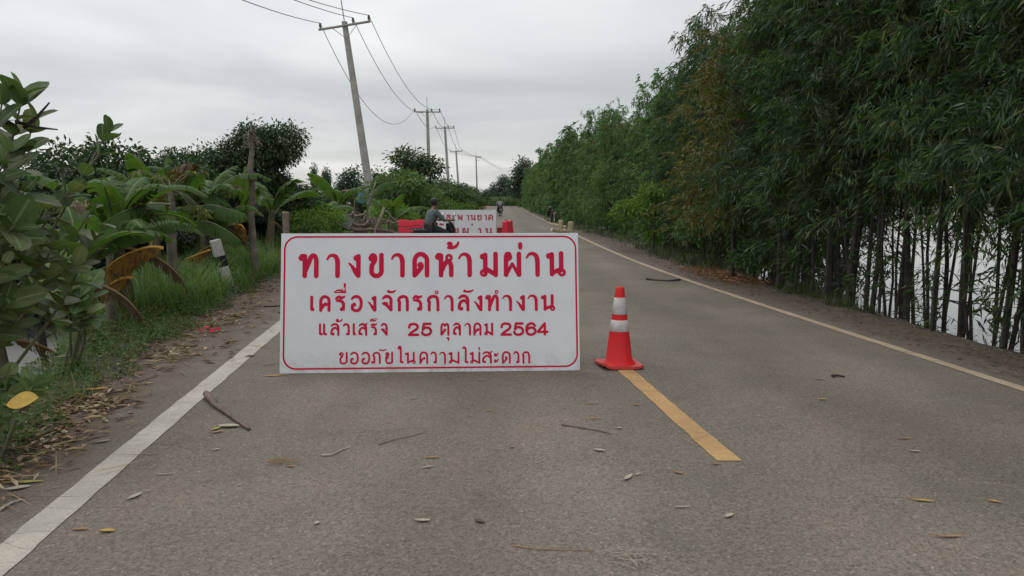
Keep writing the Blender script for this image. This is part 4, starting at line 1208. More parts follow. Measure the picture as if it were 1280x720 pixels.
for x in (-.09, .09):
    MB().box((x, 0.03, .23), (.03, .03, .46), bev=.003).build('leg', M['wood'], bb)
    MB().box((x, 0.0, .015), (.04, .30, .03), bev=.003).build('foot', M['wood'], bb)
# a low steel rail rack in front of the left barrier
M['darksteel'] = surf('dark_steel', (0.05, 0.05, 0.052), (0.03, 0.03, 0.03), 20, 0.45, metal=0.5)
p = at(512, HZ, 26.6)
rk = empty('metal_rack', (p.x, 26.6, ground_z(p.x, 26.6) + .012), R(3), 'low dark metal rail rack in front of the red barrier on the left', 'rack')
mb = MB()
for x in (-.40, .40):
    mb.tube([(x, 0, 0), (x, 0, .58), (x, .12, .62)], .012, 6)
MB().tube([(-.40, 0, .56), (-.1, 0, .55), (.3, 0, .60), (.40, 0, .50)], .013, 6).build('top_rail', M['darksteel'], rk)
MB().tube([(-.40, 0, .36), (.40, 0, .36)], .012, 6).build('lower_rail', M['darksteel'], rk)
mb.build('legs', M['darksteel'], rk)

# ------------------------------------------------------------------ motorbikes
M['tyre'] = surf('tyre_rubber', (0.022, 0.021, 0.02), (0.035, 0.032, 0.028), 30, 0.85)
M['black'] = surf('black_bike_plastic', (0.025, 0.025, 0.027), (0.018, 0.018, 0.018), 10, 0.32)
M['chrome'] = surf('worn_chrome', (0.55, 0.55, 0.55), (0.40, 0.40, 0.38), 25, 0.25, metal=0.9)
M['mirror'] = surf('mirror_glass', (0.9, 0.9, 0.9), (0.88, 0.88, 0.88), 5, 0.04, metal=1.0)
M['lamp'] = surf('clear_lamp', (0.75, 0.76, 0.78), (0.7, 0.7, 0.72), 20, 0.1)
M['taillamp'] = surf('red_lamp', (0.35, 0.02, 0.02), None, 20, 0.2)
M['plate'] = surf('number_plate', (0.7, 0.7, 0.68), (0.62, 0.62, 0.6), 20, 0.45)
M['vinyl'] = surf('black_seat_vinyl', (0.028, 0.027, 0.027), (0.02, 0.02, 0.02), 20, 0.55)
def make_bike(label):
    r_ = empty('motorbike', (0, 0, 0), 0, label, 'motorbike')
    RW = 0.285
    for x in (0.62, -0.60):
        wh = MB().lathe([(RW - .055, -.032), (RW - .02, -.042), (RW, -.02), (RW, .02), (RW - .02, .042), (RW - .055, .032), (RW - .06, 0), (RW - .055, -.032)], 28, (x, 0, RW), (R(90), 0, 0)).build('wheel', M['tyre'], r_)
        rim = MB().lathe([(RW - .055, -.026), (RW - .075, -.02), (RW - .075, .02), (RW - .055, .026)], 28, (x, 0, RW), (R(90), 0, 0))
        for k in range(10):
            a = 6.2832 * k / 10
            rim.tube([(x, .012 * (-1) ** k, RW), (x + (RW - .07) * math.cos(a), 0, RW + (RW - .07) * math.sin(a))], .006, 4)
        rim.tube([(x, -.05, RW), (x, .05, RW)], .035, 12)
        rim.build('rim', M['chrome'], wh)
    fk = MB()
    for y in (-.075, .075):
        fk.tube([(.62, y, RW), (.50, y, .66), (.43, y * .9, .88)], .017, 8)
    fk.build('fork', M['darksteel'], r_)
    MB().add(*arc_shell(.62, RW, RW + .03, .055, 20, 150)).build('fender', M['black'], r_)
    MB().add(*arc_shell(-.60, RW, RW + .045, .06, 30, 165)).build('fender', M['black'], r_)
    # leg shield and body
    body = MB()
    body.tube([(.46, 0, .62), (.42, 0, .80), (.38, 0, .93)], [.10, .115, .085], 12)
    body.tube([(.42, 0, .58), (.30, 0, .40), (.05, 0, .36), (-.18, 0, .44), (-.35, 0, .58), (-.62, 0, .70)], [.09, .085, .10, .13, .125, .06], 12)
    body.build('body', M['black'], r_)
    for s_ in (-1, 1):
        sh_ = MB().box((.38, s_ * .16, .56), (.05, .15, .42), (0, R(-16), 0), .02).build('leg_shield', M['black'], r_)
    st = MB()
    st.tube([(.06, 0, .66), (-.10, 0, .70), (-.35, 0, .735), (-.58, 0, .765), (-.66, 0, .77)], [.07, .115, .125, .11, .06], 12)
    seat_o = st.build('seat', M['vinyl'], r_)
    for v in seat_o.data.vertices:
        v.co.z = .70 + (v.co.z - .70) * .55
    eng = MB().box((.05, 0, .30), (.34, .20, .18), bev=.04).tube([(.05, -.13, .3), (.05, .13, .3)], .085, 14)
    eng.build('engine', M['darksteel'], r_)
    MB().tube([(.12, -.12, .24), (-.2, -.15, .22), (-.45, -.16, .28), (-.85, -.17, .36)], [.018, .02, .04, .045], 10).build('exhaust', M['chrome'], r_)
    hb = MB().tube([(.30, -.34, .98), (.38, -.22, 1.0), (.40, 0, .96), (.38, .22, 1.0), (.30, .34, .98)], .012, 8).build('handlebar', M['darksteel'], r_)
    for s_ in (-1, 1):
        MB().tube([(.37, s_ * .25, .995), (.285, s_ * .36, .975)], .019, 8).build('grip', M['vinyl'], hb)
        mr = MB().tube([(.37, s_ * .22, 1.0), (.38, s_ * .27, 1.12)], .006, 6).lathe([(0, -.008), (.05, -.006), (.055, 0), (.05, .004)], 18, (.38, s_ * .29, 1.16), (0, R(-90), 0))
        mo = mr.build('mirror', M['black'], r_)
        MB().lathe([(0, .0055), (.048, .0055)], 18, (.38, s_ * .29, 1.16), (0, R(-90), 0)).build('mirror_glass', M['mirror'], mo)
    MB().lathe([(.0, .075), (.05, .065), (.075, .02), (.08, 0), (.07, -.06)], 18, (.47, 0, .92), (0, R(80), 0)).build('headlight', M['lamp'], r_)
    MB().box((-.70, 0, .70), (.05, .12, .06), bev=.012).build('tail_lamp', M['taillamp'], r_)
    MB().box((-.745, 0, .56), (.008, .17, .15), (0, R(-14), 0), .002).build('number_plate', M['plate'], r_)
    MB().tube([(-.48, -.09, .80), (-.78, -.09, .79), (-.80, 0, .79), (-.78, .09, .79), (-.48, .09, .80)], .011, 6).build('carrier', M['darksteel'], r_)
    MB().tube([(-.05, .12, .22), (-.10, .30, .01)], .011, 6).build('side_stand', M['darksteel'], r_)
    for s_ in (-1, 1):
        MB().tube([(.14, 0, .25), (.14, s_ * .24, .25)], .014, 6).build('foot_peg', M['vinyl'], r_)
    return r_
def arc_shell(cx, cz, r_, hw, a0, a1, n=14):
    vs = []; fs = []
    for s_ in (0, .006):
        for i in range(n + 1):
            a = R(a0 + (a1 - a0) * i / n)
            for y in (-hw, 0, hw):
                rr = r_ + s_ - (.014 if y else 0)
                vs.append((cx + rr * math.cos(a), y, cz + rr * math.sin(a)))
    k = 3 * (n + 1)
    for i in range(n):
        for j in (0, 1):
            a = i * 3 + j
            fs.append((a, a + 3, a + 4, a + 1)); fs.append((k + a, k + a + 1, k + a + 4, k + a + 3))
        a = i * 3; fs.append((a, k + a, k + a + 3, a + 3)); a += 2; fs.append((a, a + 3, k + a + 3, k + a))
    return vs, fs
bike = make_bike('dark motorbike carrying the man in the grey green shirt by the second sign')
p = at(545, HZ, 19.5)
bike.location = (p.x, 19.5, 0.0)
bike.rotation_euler = (0, 0, R(36))
bike_far = copy_tree(bike); bike_far['label'] = 'motorbike under the far rider on the road ahead'
p = at(625, HZ, 69); bike_far.location = (p.x, 69, 0); bike_far.rotation_euler = (0, 0, R(96))
bike_park = copy_tree(bike); bike_park['label'] = 'black motorbike parked against the hedge on the right'
p = at(691.5, HZ, 51); bike_park.location = (p.x, 51, 0.004); bike_park.rotation_euler = (R(-6), 0, R(100))
bike_l = copy_tree(bike); bike_l['label'] = 'dark motorbike parked far off on the left beside two red cones'
p = at(594, HZ, 66); bike_l.location = (p.x, 66, 0.0); bike_l.rotation_euler = (R(-6), 0, R(60))
bike_l2 = copy_tree(bike); bike_l2['label'] = 'farthest left motorbike, half hidden behind the top of the second sign'
p = at(583, HZ, 68); bike_l2.location = (p.x, 68, ground_z(p.x, 68) + .01); bike_l2.rotation_euler = (R(-6), 0, R(40))
for px, Y, lab in ((602.5, 72, 'far red traffic cone left of the pair near the far motorbikes'), (606.5, 73, 'far red traffic cone right of the pair near the far motorbikes')):
    p = at(px, HZ, Y)
    cone((p.x, Y, .004), 0, 1.25, lab)

# ------------------------------------------------------------------ people on the motorbikes
M['skin'] = surf('brown_skin', (0.20, 0.115, 0.075), (0.16, 0.09, 0.06), 12, 0.55)
M['hair'] = surf('black_hair', (0.012, 0.011, 0.010), (0.02, 0.018, 0.016), 40, 0.6)
M['shirt1'] = surf('grey_green_shirt', (0.115, 0.135, 0.14), (0.075, 0.095, 0.10), 6, 0.9)
M['shirt2'] = surf('pale_grey_shirt', (0.26, 0.26, 0.27), (0.18, 0.18, 0.19), 6, 0.9)
M['trousers'] = surf('dark_trousers', (0.035, 0.04, 0.05), (0.025, 0.028, 0.035), 8, 0.9)
M['shoe'] = surf('dark_sandal', (0.05, 0.04, 0.035), None, 8, 0.7)
def skin_obj(name, verts, edges, mat, parent, sub=2):
    """verts: (x, y, z, radius)"""
    me = bpy.data.meshes.new(name)
    me.from_pydata([v[:3] for v in verts], edges, [])
    o = bpy.data.objects.new(name, me)
    COL.objects.link(o)
    o.modifiers.new('skin', 'SKIN')
    sub_ = o.modifiers.new('sub', 'SUBSURF'); sub_.levels = sub_.render_levels = sub
    for i, v in enumerate(verts):
        r_ = v[3]
        me.skin_vertices[0].data[i].radius = (r_, r_) if not hasattr(r_, '__len__') else r_
    me.skin_vertices[0].data[0].use_root = True
    dg = bpy.context.evaluated_depsgraph_get()
    m2 = bpy.data.meshes.new_from_object(o.evaluated_get(dg))
    bpy.data.objects.remove(o)
    m2.name = name
    m2.materials.clear(); m2.materials.append(mat)
    m2.polygons.foreach_set('use_smooth', [True] * len(m2.polygons))
    return link(bpy.data.objects.new(name, m2), parent)
def make_rider(label, shirt, loc, rz):
    r_ = empty('person', loc, rz, label, 'person')
    v = []; e = []
    def node(x, y, z, rad, par=None):
        v.append((x, y, z, rad)); i = len(v) - 1
        if par is not None: e.append((par, i))
        return i
    pel = node(-.20, 0, .80, .13)
    wai = node(-.19, 0, .95, .125, pel); che = node(-.13, 0, 1.13, .135, wai); nb = node(-.09, 0, 1.25, .075, che)
    nk = node(-.06, 0, 1.31, .05, nb); hd0 = node(-.03, 0, 1.37, .075, nk); hd = node(-.02, 0, 1.44, .092, hd0); ht = node(-.03, 0, 1.50, .065, hd)
    legs = []
    for s_ in (-1, 1):
        sh_ = node(-.09, s_ * .17, 1.20, .062, che); el = node(.06, s_ * .25, .99, .045, sh_); wr = node(.26, s_ * .32, 1.0, .030, el)
        pm = node(.30, s_ * .33, 1.005, .034, wr)
        for k in range(4):
            a = node(.335, s_ * (.30 + .02 * k), 1.01 , .010, pm); node(.35, s_ * (.30 + .02 * k), .985 - .002 * k, .009, a)
        a = node(.30, s_ * .285, .995, .011, pm); node(.325, s_ * .275, .98, .009, a)
        hp = node(-.14, s_ * .10, .79, .095, pel); kn = node(.22, s_ * .19, .66, .066, hp); an = node(.12, s_ * .21, .33, .040, kn)
        hl = node(.09, s_ * .21, .285, .035, an); node(.24, s_ * .215, .275, .030, hl)
        legs.append((s_, hp, kn, an))
    skin_obj('body', v, e, M['skin'], r_)
    # nose and ears are part of the face; the shirt, trousers and hair are worn over the body
    V_ = []; E_ = []
    def nd(x, y, z, rad, par=None):
        V_.append((x, y, z, rad)); i = len(V_) - 1
        if par is not None: E_.append((par, i))
        return i
    a = nd(-.20, 0, .82, .150); b_ = nd(-.19, 0, .95, .148, a); c = nd(-.13, 0, 1.13, .158, b_); nd(-.09, 0, 1.25, .085, c)
    for s_ in (-1, 1):
        q = nd(-.09, s_ * .175, 1.20, .080, c); w_ = nd(.02, s_ * .235, 1.05, .064, q); nd(.10, s_ * .265, .99, .052, w_)
    skin_obj('shirt', V_, E_, shirt, r_)
    V_.clear(); E_.clear()
    a = nd(-.20, 0, .80, .148)
    for s_ in (-1, 1):
        q = nd(-.14, s_ * .10, .79, .115, a); w_ = nd(.22, s_ * .19, .66, .085, q); nd(.13, s_ * .21, .38, .060, w_)
    skin_obj('trousers', V_, E_, M['trousers'], r_)
    hr = MB(); prof = [(.0, .112), (.035, .108), (.066, .092), (.088, .062), (.098, .02), (.097, -.03), (.088, -.06), (.07, -.075)]
    hr.lathe(prof, 20, (-.045, 0, 1.455), (0, R(-22), 0)).build('hair', M['hair'], r_)
    fc = MB().tube([(.068, 0, 1.445), (.098, 0, 1.415)], [.010, .016], 6)
    fc.build('nose', M['skin'], r_)
    for s_ in (-1, 1):
        MB().lathe([(0, .012), (.010, .008), (.013, 0), (0, -.01)], 8, (.058, s_ * .034, 1.455), (0, R(80), 0)).build('eye', M['hair'], r_)
        MB().box((-.015, s_ * .095, 1.435), (.03, .015, .055), (0, 0, R(15 * s_)), .006).build('ear', M['skin'], r_)
        MB().box((.165, s_ * .213, .255), (.25, .085, .035), (0, 0, 0), .012).build('sandal', M['shoe'], r_)
    return r_
rider = make_rider('man in a grey green shirt sitting on the motorbike by the second sign', M['shirt1'], bike.location, bike.rotation_euler[2])
rider.scale = (.95, .95, .95)
bike.scale = (.95, .95, .95)
make_rider('far person in a pale grey shirt riding away on the road', M['shirt2'], bike_far.location, bike_far.rotation_euler[2])

# ------------------------------------------------------------------ electricity poles and wires
M['concrete'] = surf('grey_concrete', (0.36, 0.34, 0.31), (0.25, 0.235, 0.215), 3, 0.9, bmp=0.2)
M['insul'] = surf('brown_porcelain', (0.10, 0.07, 0.06), (0.07, 0.05, 0.045), 20, 0.3)
M['wire'] = surf('dull_wire', (0.12, 0.12, 0.12), None, 20, 0.6)
M['galv'] = surf('galvanised_steel', (0.35, 0.35, 0.35), (0.28, 0.28, 0.28), 10, 0.6, metal=0.3)
poles = []
def pole(bx, tx, ty, Y, armw, arm_tilt, label, yaw, width, full=True, dY=0.0):
    x0 = at(bx, HZ, Y).x
    zb = ground_z(x0, Y)
    r_ = empty('electricity_pole', (x0, Y, zb), 0, label, 'electricity pole', 'electricity poles along the left verge')
    tp = at(tx, ty, Y) - r_.location
    H_ = tp.z
    d = tp.normalized()
    mb = MB(); n = 8; vs = []; fs = []
    for i in range(n + 1):
        q = i / n; c = Vector((0, 0, -.5)) + (tp - Vector((0, 0, -.5))) * q
        a = width * (0.5 - 0.20 * q); b_ = width * (0.42 - 0.17 * q); ch = 0.25 * b_
        for x, y in ((-a + ch, -b_), (a - ch, -b_), (a, -b_ + ch), (a, b_ - ch), (a - ch, b_), (-a + ch, b_), (-a, b_ - ch), (-a, -b_ + ch)):
            vs.append((c.x + x, c.y + y, c.z))
    for i in range(n):
        for k in range(8):
            k2 = (k + 1) % 8
            fs.append((i * 8 + k, i * 8 + k2, i * 8 + 8 + k2, i * 8 + 8 + k))
    fs.append(tuple(range(n * 8, n * 8 + 8)))
    mb.add(vs, fs).build('pole', M['concrete'], r_)
    MB().tube([tp - d * .5, tp + d * 1.15], .028, 6).build('lightning_rod', M['galv'], r_)
    ax = Matrix.Rotation(yaw, 3, 'Z') @ Vector((math.cos(arm_tilt), 0, math.sin(arm_tilt)))
    c = tp - d * .22 + Vector((0, -.14, 0)); ends = []
    if full:
        hw = armw / 2
        o_ = MB().tube([c - ax * hw, c + ax * hw], .062, 4).build('cross_arm', M['concrete'], r_)
        MB().tube([c - ax * .62 + Vector((0, 0, -.03)), tp - d * .85 + Vector((0, -.12, 0)), c + ax * .62 + Vector((0, 0, -.03))], .018, 5).build('arm_brace', M['galv'], r_)
        pos = (-hw + .08, .30 * armw * .55, hw - .08)
    else:
        MB().tube([c - ax * .1, c + ax * 1.0], .045, 4).build('cross_arm', M['galv'], r_)
        MB().tube([c - ax * .1 + Vector((0, 0, -.55)), c + ax * .7 + Vector((0, 0, -.5))], .04, 4).build('cross_arm', M['galv'], r_)
        pos = (.3, .65, .95)
    for q in pos:
        b0 = c + ax * q + Vector((0, 0, .05))
        MB().lathe([(.0, 0), (.035, .0), (.04, .06), (.075, .08), (.05, .11), (.075, .14), (.05, .17), (.07, .2), (.04, .26), (.0, .28)], 10, b0).build('insulator', M['insul'], r_)
        ends.append(r_.location + b0 + Vector((0, 0, .25)))
    poles.append(ends)
    return r_
pole(470, 430.5, 27, 40.6, 2.62, R(8), 'nearest electricity pole, leaning to the left behind the nearest sign', R(-4), .42)
pole(538, 534, 137, 75, 2.45, R(-1), 'second electricity pole, upright with a full cross arm', R(-3), .40)
pole(563, 556, 158, 101, 2.4, R(0), 'third electricity pole, tilting slightly left beyond the upright second one', R(-3), .42)
pole(575, 570, 188, 140, 2.2, R(2), 'fourth electricity pole, smallest with a full cross arm', R(-2), .42)
pole(597, 595, 196, 165, 1.5, R(0), 'fifth electricity pole, standing alone with a short side bracket', R(-2), .40, full=False)
start = [at(300, -29, 22), at(360, -19, 24), at(385, -12, 26)]
prev0 = [Vector((poles[0][k].x + 2.6, 3.0, 10.2)) for k in range(3)]
prev0[0] = poles[0][0] + (at(336, 0, 31) - poles[0][0]) * 3.2
prev0[1] = poles[0][1] + (at(390, 0, 33) - poles[0][1]) * 3.6
prev0[2] = poles[0][2] + (at(411, 0, 34) - poles[0][2]) * 3.8
last = [at(625, 212, 260) + Vector((k * .6, 0, 0)) for k in range(3)]
sags = [[.4, 2.9, .9, .7, .3, .2], [.3, 1.9, .8, .6, .3, .2], [.3, 1.5, .7, .6, .3, .2]]
for k, nm in enumerate(('leftmost', 'middle', 'rightmost')):
    mb = MB()
    pts = [prev0[k]] + [q[k] for q in poles] + [last[k]]
    for i in range(len(pts) - 1):
        a, b_ = pts[i], pts[i + 1]
        n = 22
        path = [a + (b_ - a) * (j / n) - Vector((0, 0, 4 * sags[k][i] * (j / n) * (1 - j / n))) for j in range(n + 1)]
        rr = .017 if i < 2 else .024
        mb.tube(path, rr, 5, caps=False)
    tag(mb.build('power_line', M['wire']), '%s of the three thin power lines strung along the electricity poles' % nm, 'power line', 'power lines on the electricity poles')

# ------------------------------------------------------------------ hut, tarpaulin and driftwood on the left
M['rust_roof'] = surf('rusty_roof_sheet', (0.30, 0.15, 0.10), (0.20, 0.10, 0.07), 3, 0.8)
M['tarp'] = surf('blue_tarpaulin', (0.06, 0.20, 0.34), (0.04, 0.14, 0.26), 4, 0.6, bmp=0.3, bscale=9)
p = at(462, HZ, 47)
hut = empty('hut', (p.x, 47, ground_z(p.x, 47)), R(0), 'low hut with a rusty roof behind the leaning electricity pole', 'hut')
zb = hut.location.z
zr = at(462, 234, 47).z - zb
for x in (-1.3, 1.3):
    for y in (0, 2.2):
        MB().tube([(x, y, -.2), (x, y, zr - .08 + .14 * x * .5)], .05, 8).build('post', M['wood'], hut)
mb = MB(); n = 36; vs = []; fs = []
for s_ in (0, .02):
    for i in range(n + 1):
        x = -1.55 + 3.1 * i / n
        for y in (-.35, 2.6):
            vs.append((x, y, zr + .10 * x + .018 * math.cos(i * math.pi) + (2.6 - y) * -.05 + s_ + .06))
k = 2 * (n + 1)
for i in range(n):
    a = 2 * i
    fs += [(a, a + 2, a + 3, a + 1), (k + a, k + a + 1, k + a + 3, k + a + 2), (a, k + a, k + a + 2, a + 2), (a + 1, a + 3, k + a + 3, k + a + 1)]
mb.add(vs, fs).build('roof', M['rust_roof'], hut)
mb = MB(); vs = []; fs = []; nx, ny = 14, 8
tx0, tx1 = at(447, HZ, 46.6).x - p.x, at(461, HZ, 46.6).x - p.x
tz0, tz1 = at(450, 254, 46.6).z - zb, at(450, 237.5, 46.6).z - zb
for s_ in (0, .012):
    for j in range(ny + 1):
        for i in range(nx + 1):
            vs.append((tx0 + (tx1 - tx0) * i / nx, -.4 + .05 * math.sin(i * 1.1 + j * .3) + s_, tz0 + (tz1 - tz0) * j / ny + .04 * math.sin(i * .9)))
q = (nx + 1) * (ny + 1)
for j in range(ny):
    for i in range(nx):
        a = j * (nx + 1) + i
        fs += [(a, a + 1, a + nx + 2, a + nx + 1), (q + a, q + a + nx + 1, q + a + nx + 2, q + a + 1)]
tarp_o = mb.add(vs, fs, True).build('tarpaulin', M['tarp'])
tarp_o.location = hut.location
tag(tarp_o, 'blue tarpaulin hanging under the edge of the rusty hut roof', 'tarpaulin')

M['drift'] = surf('grey_driftwood', (0.30, 0.25, 0.20), (0.17, 0.14, 0.11), 12, 0.9, bmp=0.3)
M['slab'] = surf('grey_board', (0.19, 0.18, 0.17), (0.13, 0.125, 0.12), 7, 0.9)
YD = 24.0
drift = [
 ([(400, 276), (412, 275), (420, 273), (428, 274)], .035, 'pale bent branch at the left end of the driftwood heap'),
 ([(436, 268.5), (446, 270), (454, 268), (457, 265)], .035, 'pale curved branch lying on top of the driftwood heap'),
 ([(441, 280), (448, 282), (456, 281), (460, 277)], .04, 'pale curved root low in the driftwood heap'),
 ([(440, 292), (440.5, 275), (441, 266)], .05, 'short upright pale stub in the driftwood heap beside the grey board'),
 ([(480, 260), (476, 272), (470, 284), (468, 292)], .045, 'long pale branch leaning steeply right of the driftwood heap'),
 ([(482, 263), (490, 272), (498, 278)], .025, 'thin branch reaching right towards the left barrier'),
 ([(452, 292), (455, 278), (459, 262), (463, 255)], .03, 'thin dark branch standing up from the driftwood heap'),
 ([(420, 292), (422, 280), (423, 274)], .06, 'grey post at the left of the grey board'),
 ([(484, 276), (492, 279), (499, 277)], .03, 'thin grey branch lying left of the red barrier'),
 ([(462, 250), (467, 236), (470, 226)], .022, 'thin upright twig rising in front of the hut roof'),
 ([(430, 285), (446, 288), (470, 287), (492, 290)], .06, 'long dark log along the bottom of the driftwood heap')]
for pts, r_, lab in drift:
    P_ = [at(x, y, YD + rnd.uniform(-.4, .4)) for x, y in pts]
    base = P_[0].copy()
    k = len(P_)
    o = MB().tube([q - base for q in P_], [r_ * (1 - .35 * i / (k - 1)) for i in range(k)], 8).build('branch', M['drift'] if 'dark' not in lab else M['wood'])
    o.location = base
    tag(o, lab, 'branch', 'driftwood and branches heaped on the left verge')
c = at(433, 278.5, YD - .3)
o = MB().box((0, 0, 0), (.34, .06, .42), (R(-35), R(24), R(10)), .01).build('board', M['slab'])
o.location = c
tag(o, 'grey weathered board propped in the driftwood heap', 'board')
for px, py, s_, lab in ((450, 284, .30, 'dark tangled root stump in the middle of the driftwood heap'), (470, 281, .24, 'smaller dark stump at the right of the driftwood heap')):
    rng = np.random.default_rng(int(px))
    mb = MB(); c = at(px, py, YD + .5); zg = ground_z(c.x, c.y)
    mb.tube([(0, 0, zg - c.z), (.02, 0, -.1), (0, .02, .12)], [s_ * 1.0, s_ * .7, s_ * .5], 10)
    for k in range(16):
        d = nrm(rng.normal(0, 1, 3)); d[2] = abs(d[2]) * .8
        mb.tube([d * s_ * .3, d * s_ * 1.1 + rng.normal(0, .08, 3), d * s_ * 1.9 + rng.normal(0, .12, 3)], [.045, .025, .008], 5, caps=False)
    o = mb.build('tree_stump', M['wood']); o.location = c
    tag(o, lab, 'tree stump')

# ------------------------------------------------------------------ marker posts on the left bank
M['post_white'] = surf('dirty_white_concrete', (0.52, 0.51, 0.48), (0.36, 0.35, 0.32), 14, 0.85, bmp=0.2)
M['post_black'] = surf('black_painted_concrete', (0.012, 0.012, 0.012), (0.02, 0.02, 0.019), 14, 0.8, spec=0.2)
a = at(287, 350, 12.6); tpp = at(268.5, 300, 12.5)
a.z = min(a.z, ground_z(a.x, a.y) + .0)
mp_ = empty('marker_post', a, 0, 'short square marker post, white with a black band, leaning left in the grass', 'marker post')
v = tpp - a
rotq = v.to_track_quat('Z', 'Y').to_euler()
Lp = v.length
for z0, z1, nm, mt in ((-.3, Lp - .43, 'lower_shaft', M['post_white']), (Lp - .43, Lp - .26, 'black_band', M['post_black']), (Lp - .26, Lp, 'upper_shaft', M['post_white'])):
    o = MB().box((0, 0, (z0 + z1) / 2), (.175, .15, z1 - z0), bev=.012 if nm == 'upper_shaft' else .004).build(nm, mt, mp_)
    o.rotation_euler = rotq
q = at(292.5, 318, 17.5); zq = ground_z(q.x, q.y)
o = MB().box((0, 0, (q.z + .08 - zq) / 2), (.06, .05, q.z + .08 - zq), (0, R(-8), 0), .006).build('stake', M['post_white'])
o.location = (q.x, q.y, zq)
tag(o, 'thin white stake in the grass just beyond the black and white marker post', 'stake')

# ------------------------------------------------------------------ dead trunk, papaya, stub
rng = np.random.default_rng(77)
b_ = at(315, 318, 14.2); b_.z = ground_z(b_.x, b_.y)
tp = at(314, 168, 14.2) - b_
dead = empty('dead_tree', b_, 0, 'bare dead trunk with a frayed top standing in the grass', 'dead tree')
k = 10
MB().tube([tp * (i / (k - 1)) + Vector((rng.normal(0, .012), rng.normal(0, .012), -.2 if i == 0 else 0)) for i in range(k)], [.075 - .035 * i / (k - 1) for i in range(k)], 9).build('trunk', M['bark_pale'], dead)
mb = MB()
for i in range(46):
    d = Vector(rng.normal(0, 1, 3) * np.array([1, 1, .9])).normalized()
    s0 = tp + Vector((0, 0, -.10 * rng.uniform(0, 2.2)))
    mb.tube([s0, s0 + d * .12 + Vector((0, 0, .03)), s0 + d * rng.uniform(.12, .26) + Vector((0, 0, -.05))], [.012, .009, .003], 4, caps=False)
mb.tube([tp - Vector((0, 0, .1)), tp + Vector((.01, 0, .22))], [.03, .012], 6)
mb.build('frayed_top', M['bark_pale'], dead)

# palmate leaf for the papaya
def palmate(Lf, rng):
    mb = MB()
    for k in range(7):
        a = R(-130 + 260 * k / 6)
        l = Lf * (1 - .25 * abs(k - 3) / 3)
        d = Vector((math.cos(a), math.sin(a), -.18)); sd_ = Vector((-math.sin(a), math.cos(a), 0))
        mb.add([(0, 0, 0), d * l * .5 + sd_ * l * .17 + Vector((0, 0, .03)), d * l + Vector((0, 0, -.1 * l)), d * l * .5 - sd_ * l * .17 + Vector((0, 0, .03)), d * l * .5], [(0, 4, 1), (1, 4, 2), (0, 3, 4), (4, 3, 2)])
    return mb
M['papaya_leaf'] = leafmat('papaya_leaves', [(0, (0.06, 0.09, 0.02)), (0.6, (0.12, 0.14, 0.035)), (1, (0.2, 0.17, 0.05))], trans=.3)
b_ = at(217, 338, 11.3); b_.z = ground_z(b_.x, b_.y)
tp = at(213, 236, 11.3) - b_
pap = empty('papaya_tree', b_, 0, 'papaya tree with a thin straight trunk and a small drooping yellowish crown', 'papaya tree')
MB().tube([tp * (i / 7) + Vector((rng.normal(0, .01), 0, -.2 if i == 0 else 0)) for i in range(8)], [.06 - .02 * i / 7 for i in range(8)], 9).build('trunk', M['bark_pale'], pap)
for k in range(13):
    az = rng.uniform(0, 6.28); el = rng.uniform(-.7, .9); l = rng.uniform(.28, .55)
    d = Vector((math.cos(az) * math.cos(el), math.sin(az) * math.cos(el), math.sin(el)))
    e_ = tp + d * l + Vector((0, 0, -.12 * l))
    pt_ = MB().tube([tp, tp + d * l * .5 + Vector((0, 0, .03)), e_], [.012, .008, .006], 5, caps=False).build('leaf_stalk', M['stem'], pap)
    lf = palmate(rng.uniform(.13, .22), rng).build('leaf', M['papaya_leaf'], pt_)
    lf.location = e_; lf.rotation_euler = (rng.uniform(-.6, .6), rng.uniform(.1, 1.0), az)
b_ = at(213, 345, 10.6); b_.z = ground_z(b_.x, b_.y)
tp = at(211.5, 266, 10.6) - b_
stb = MB().tube([Vector((0, 0, -.2)), tp * .5, tp], [.048, .045, .042], 9).build('broken_trunk', M['bark_pale'])
stb.location = b_
tag(stb, 'short broken off trunk standing right in front of the papaya', 'tree trunk')

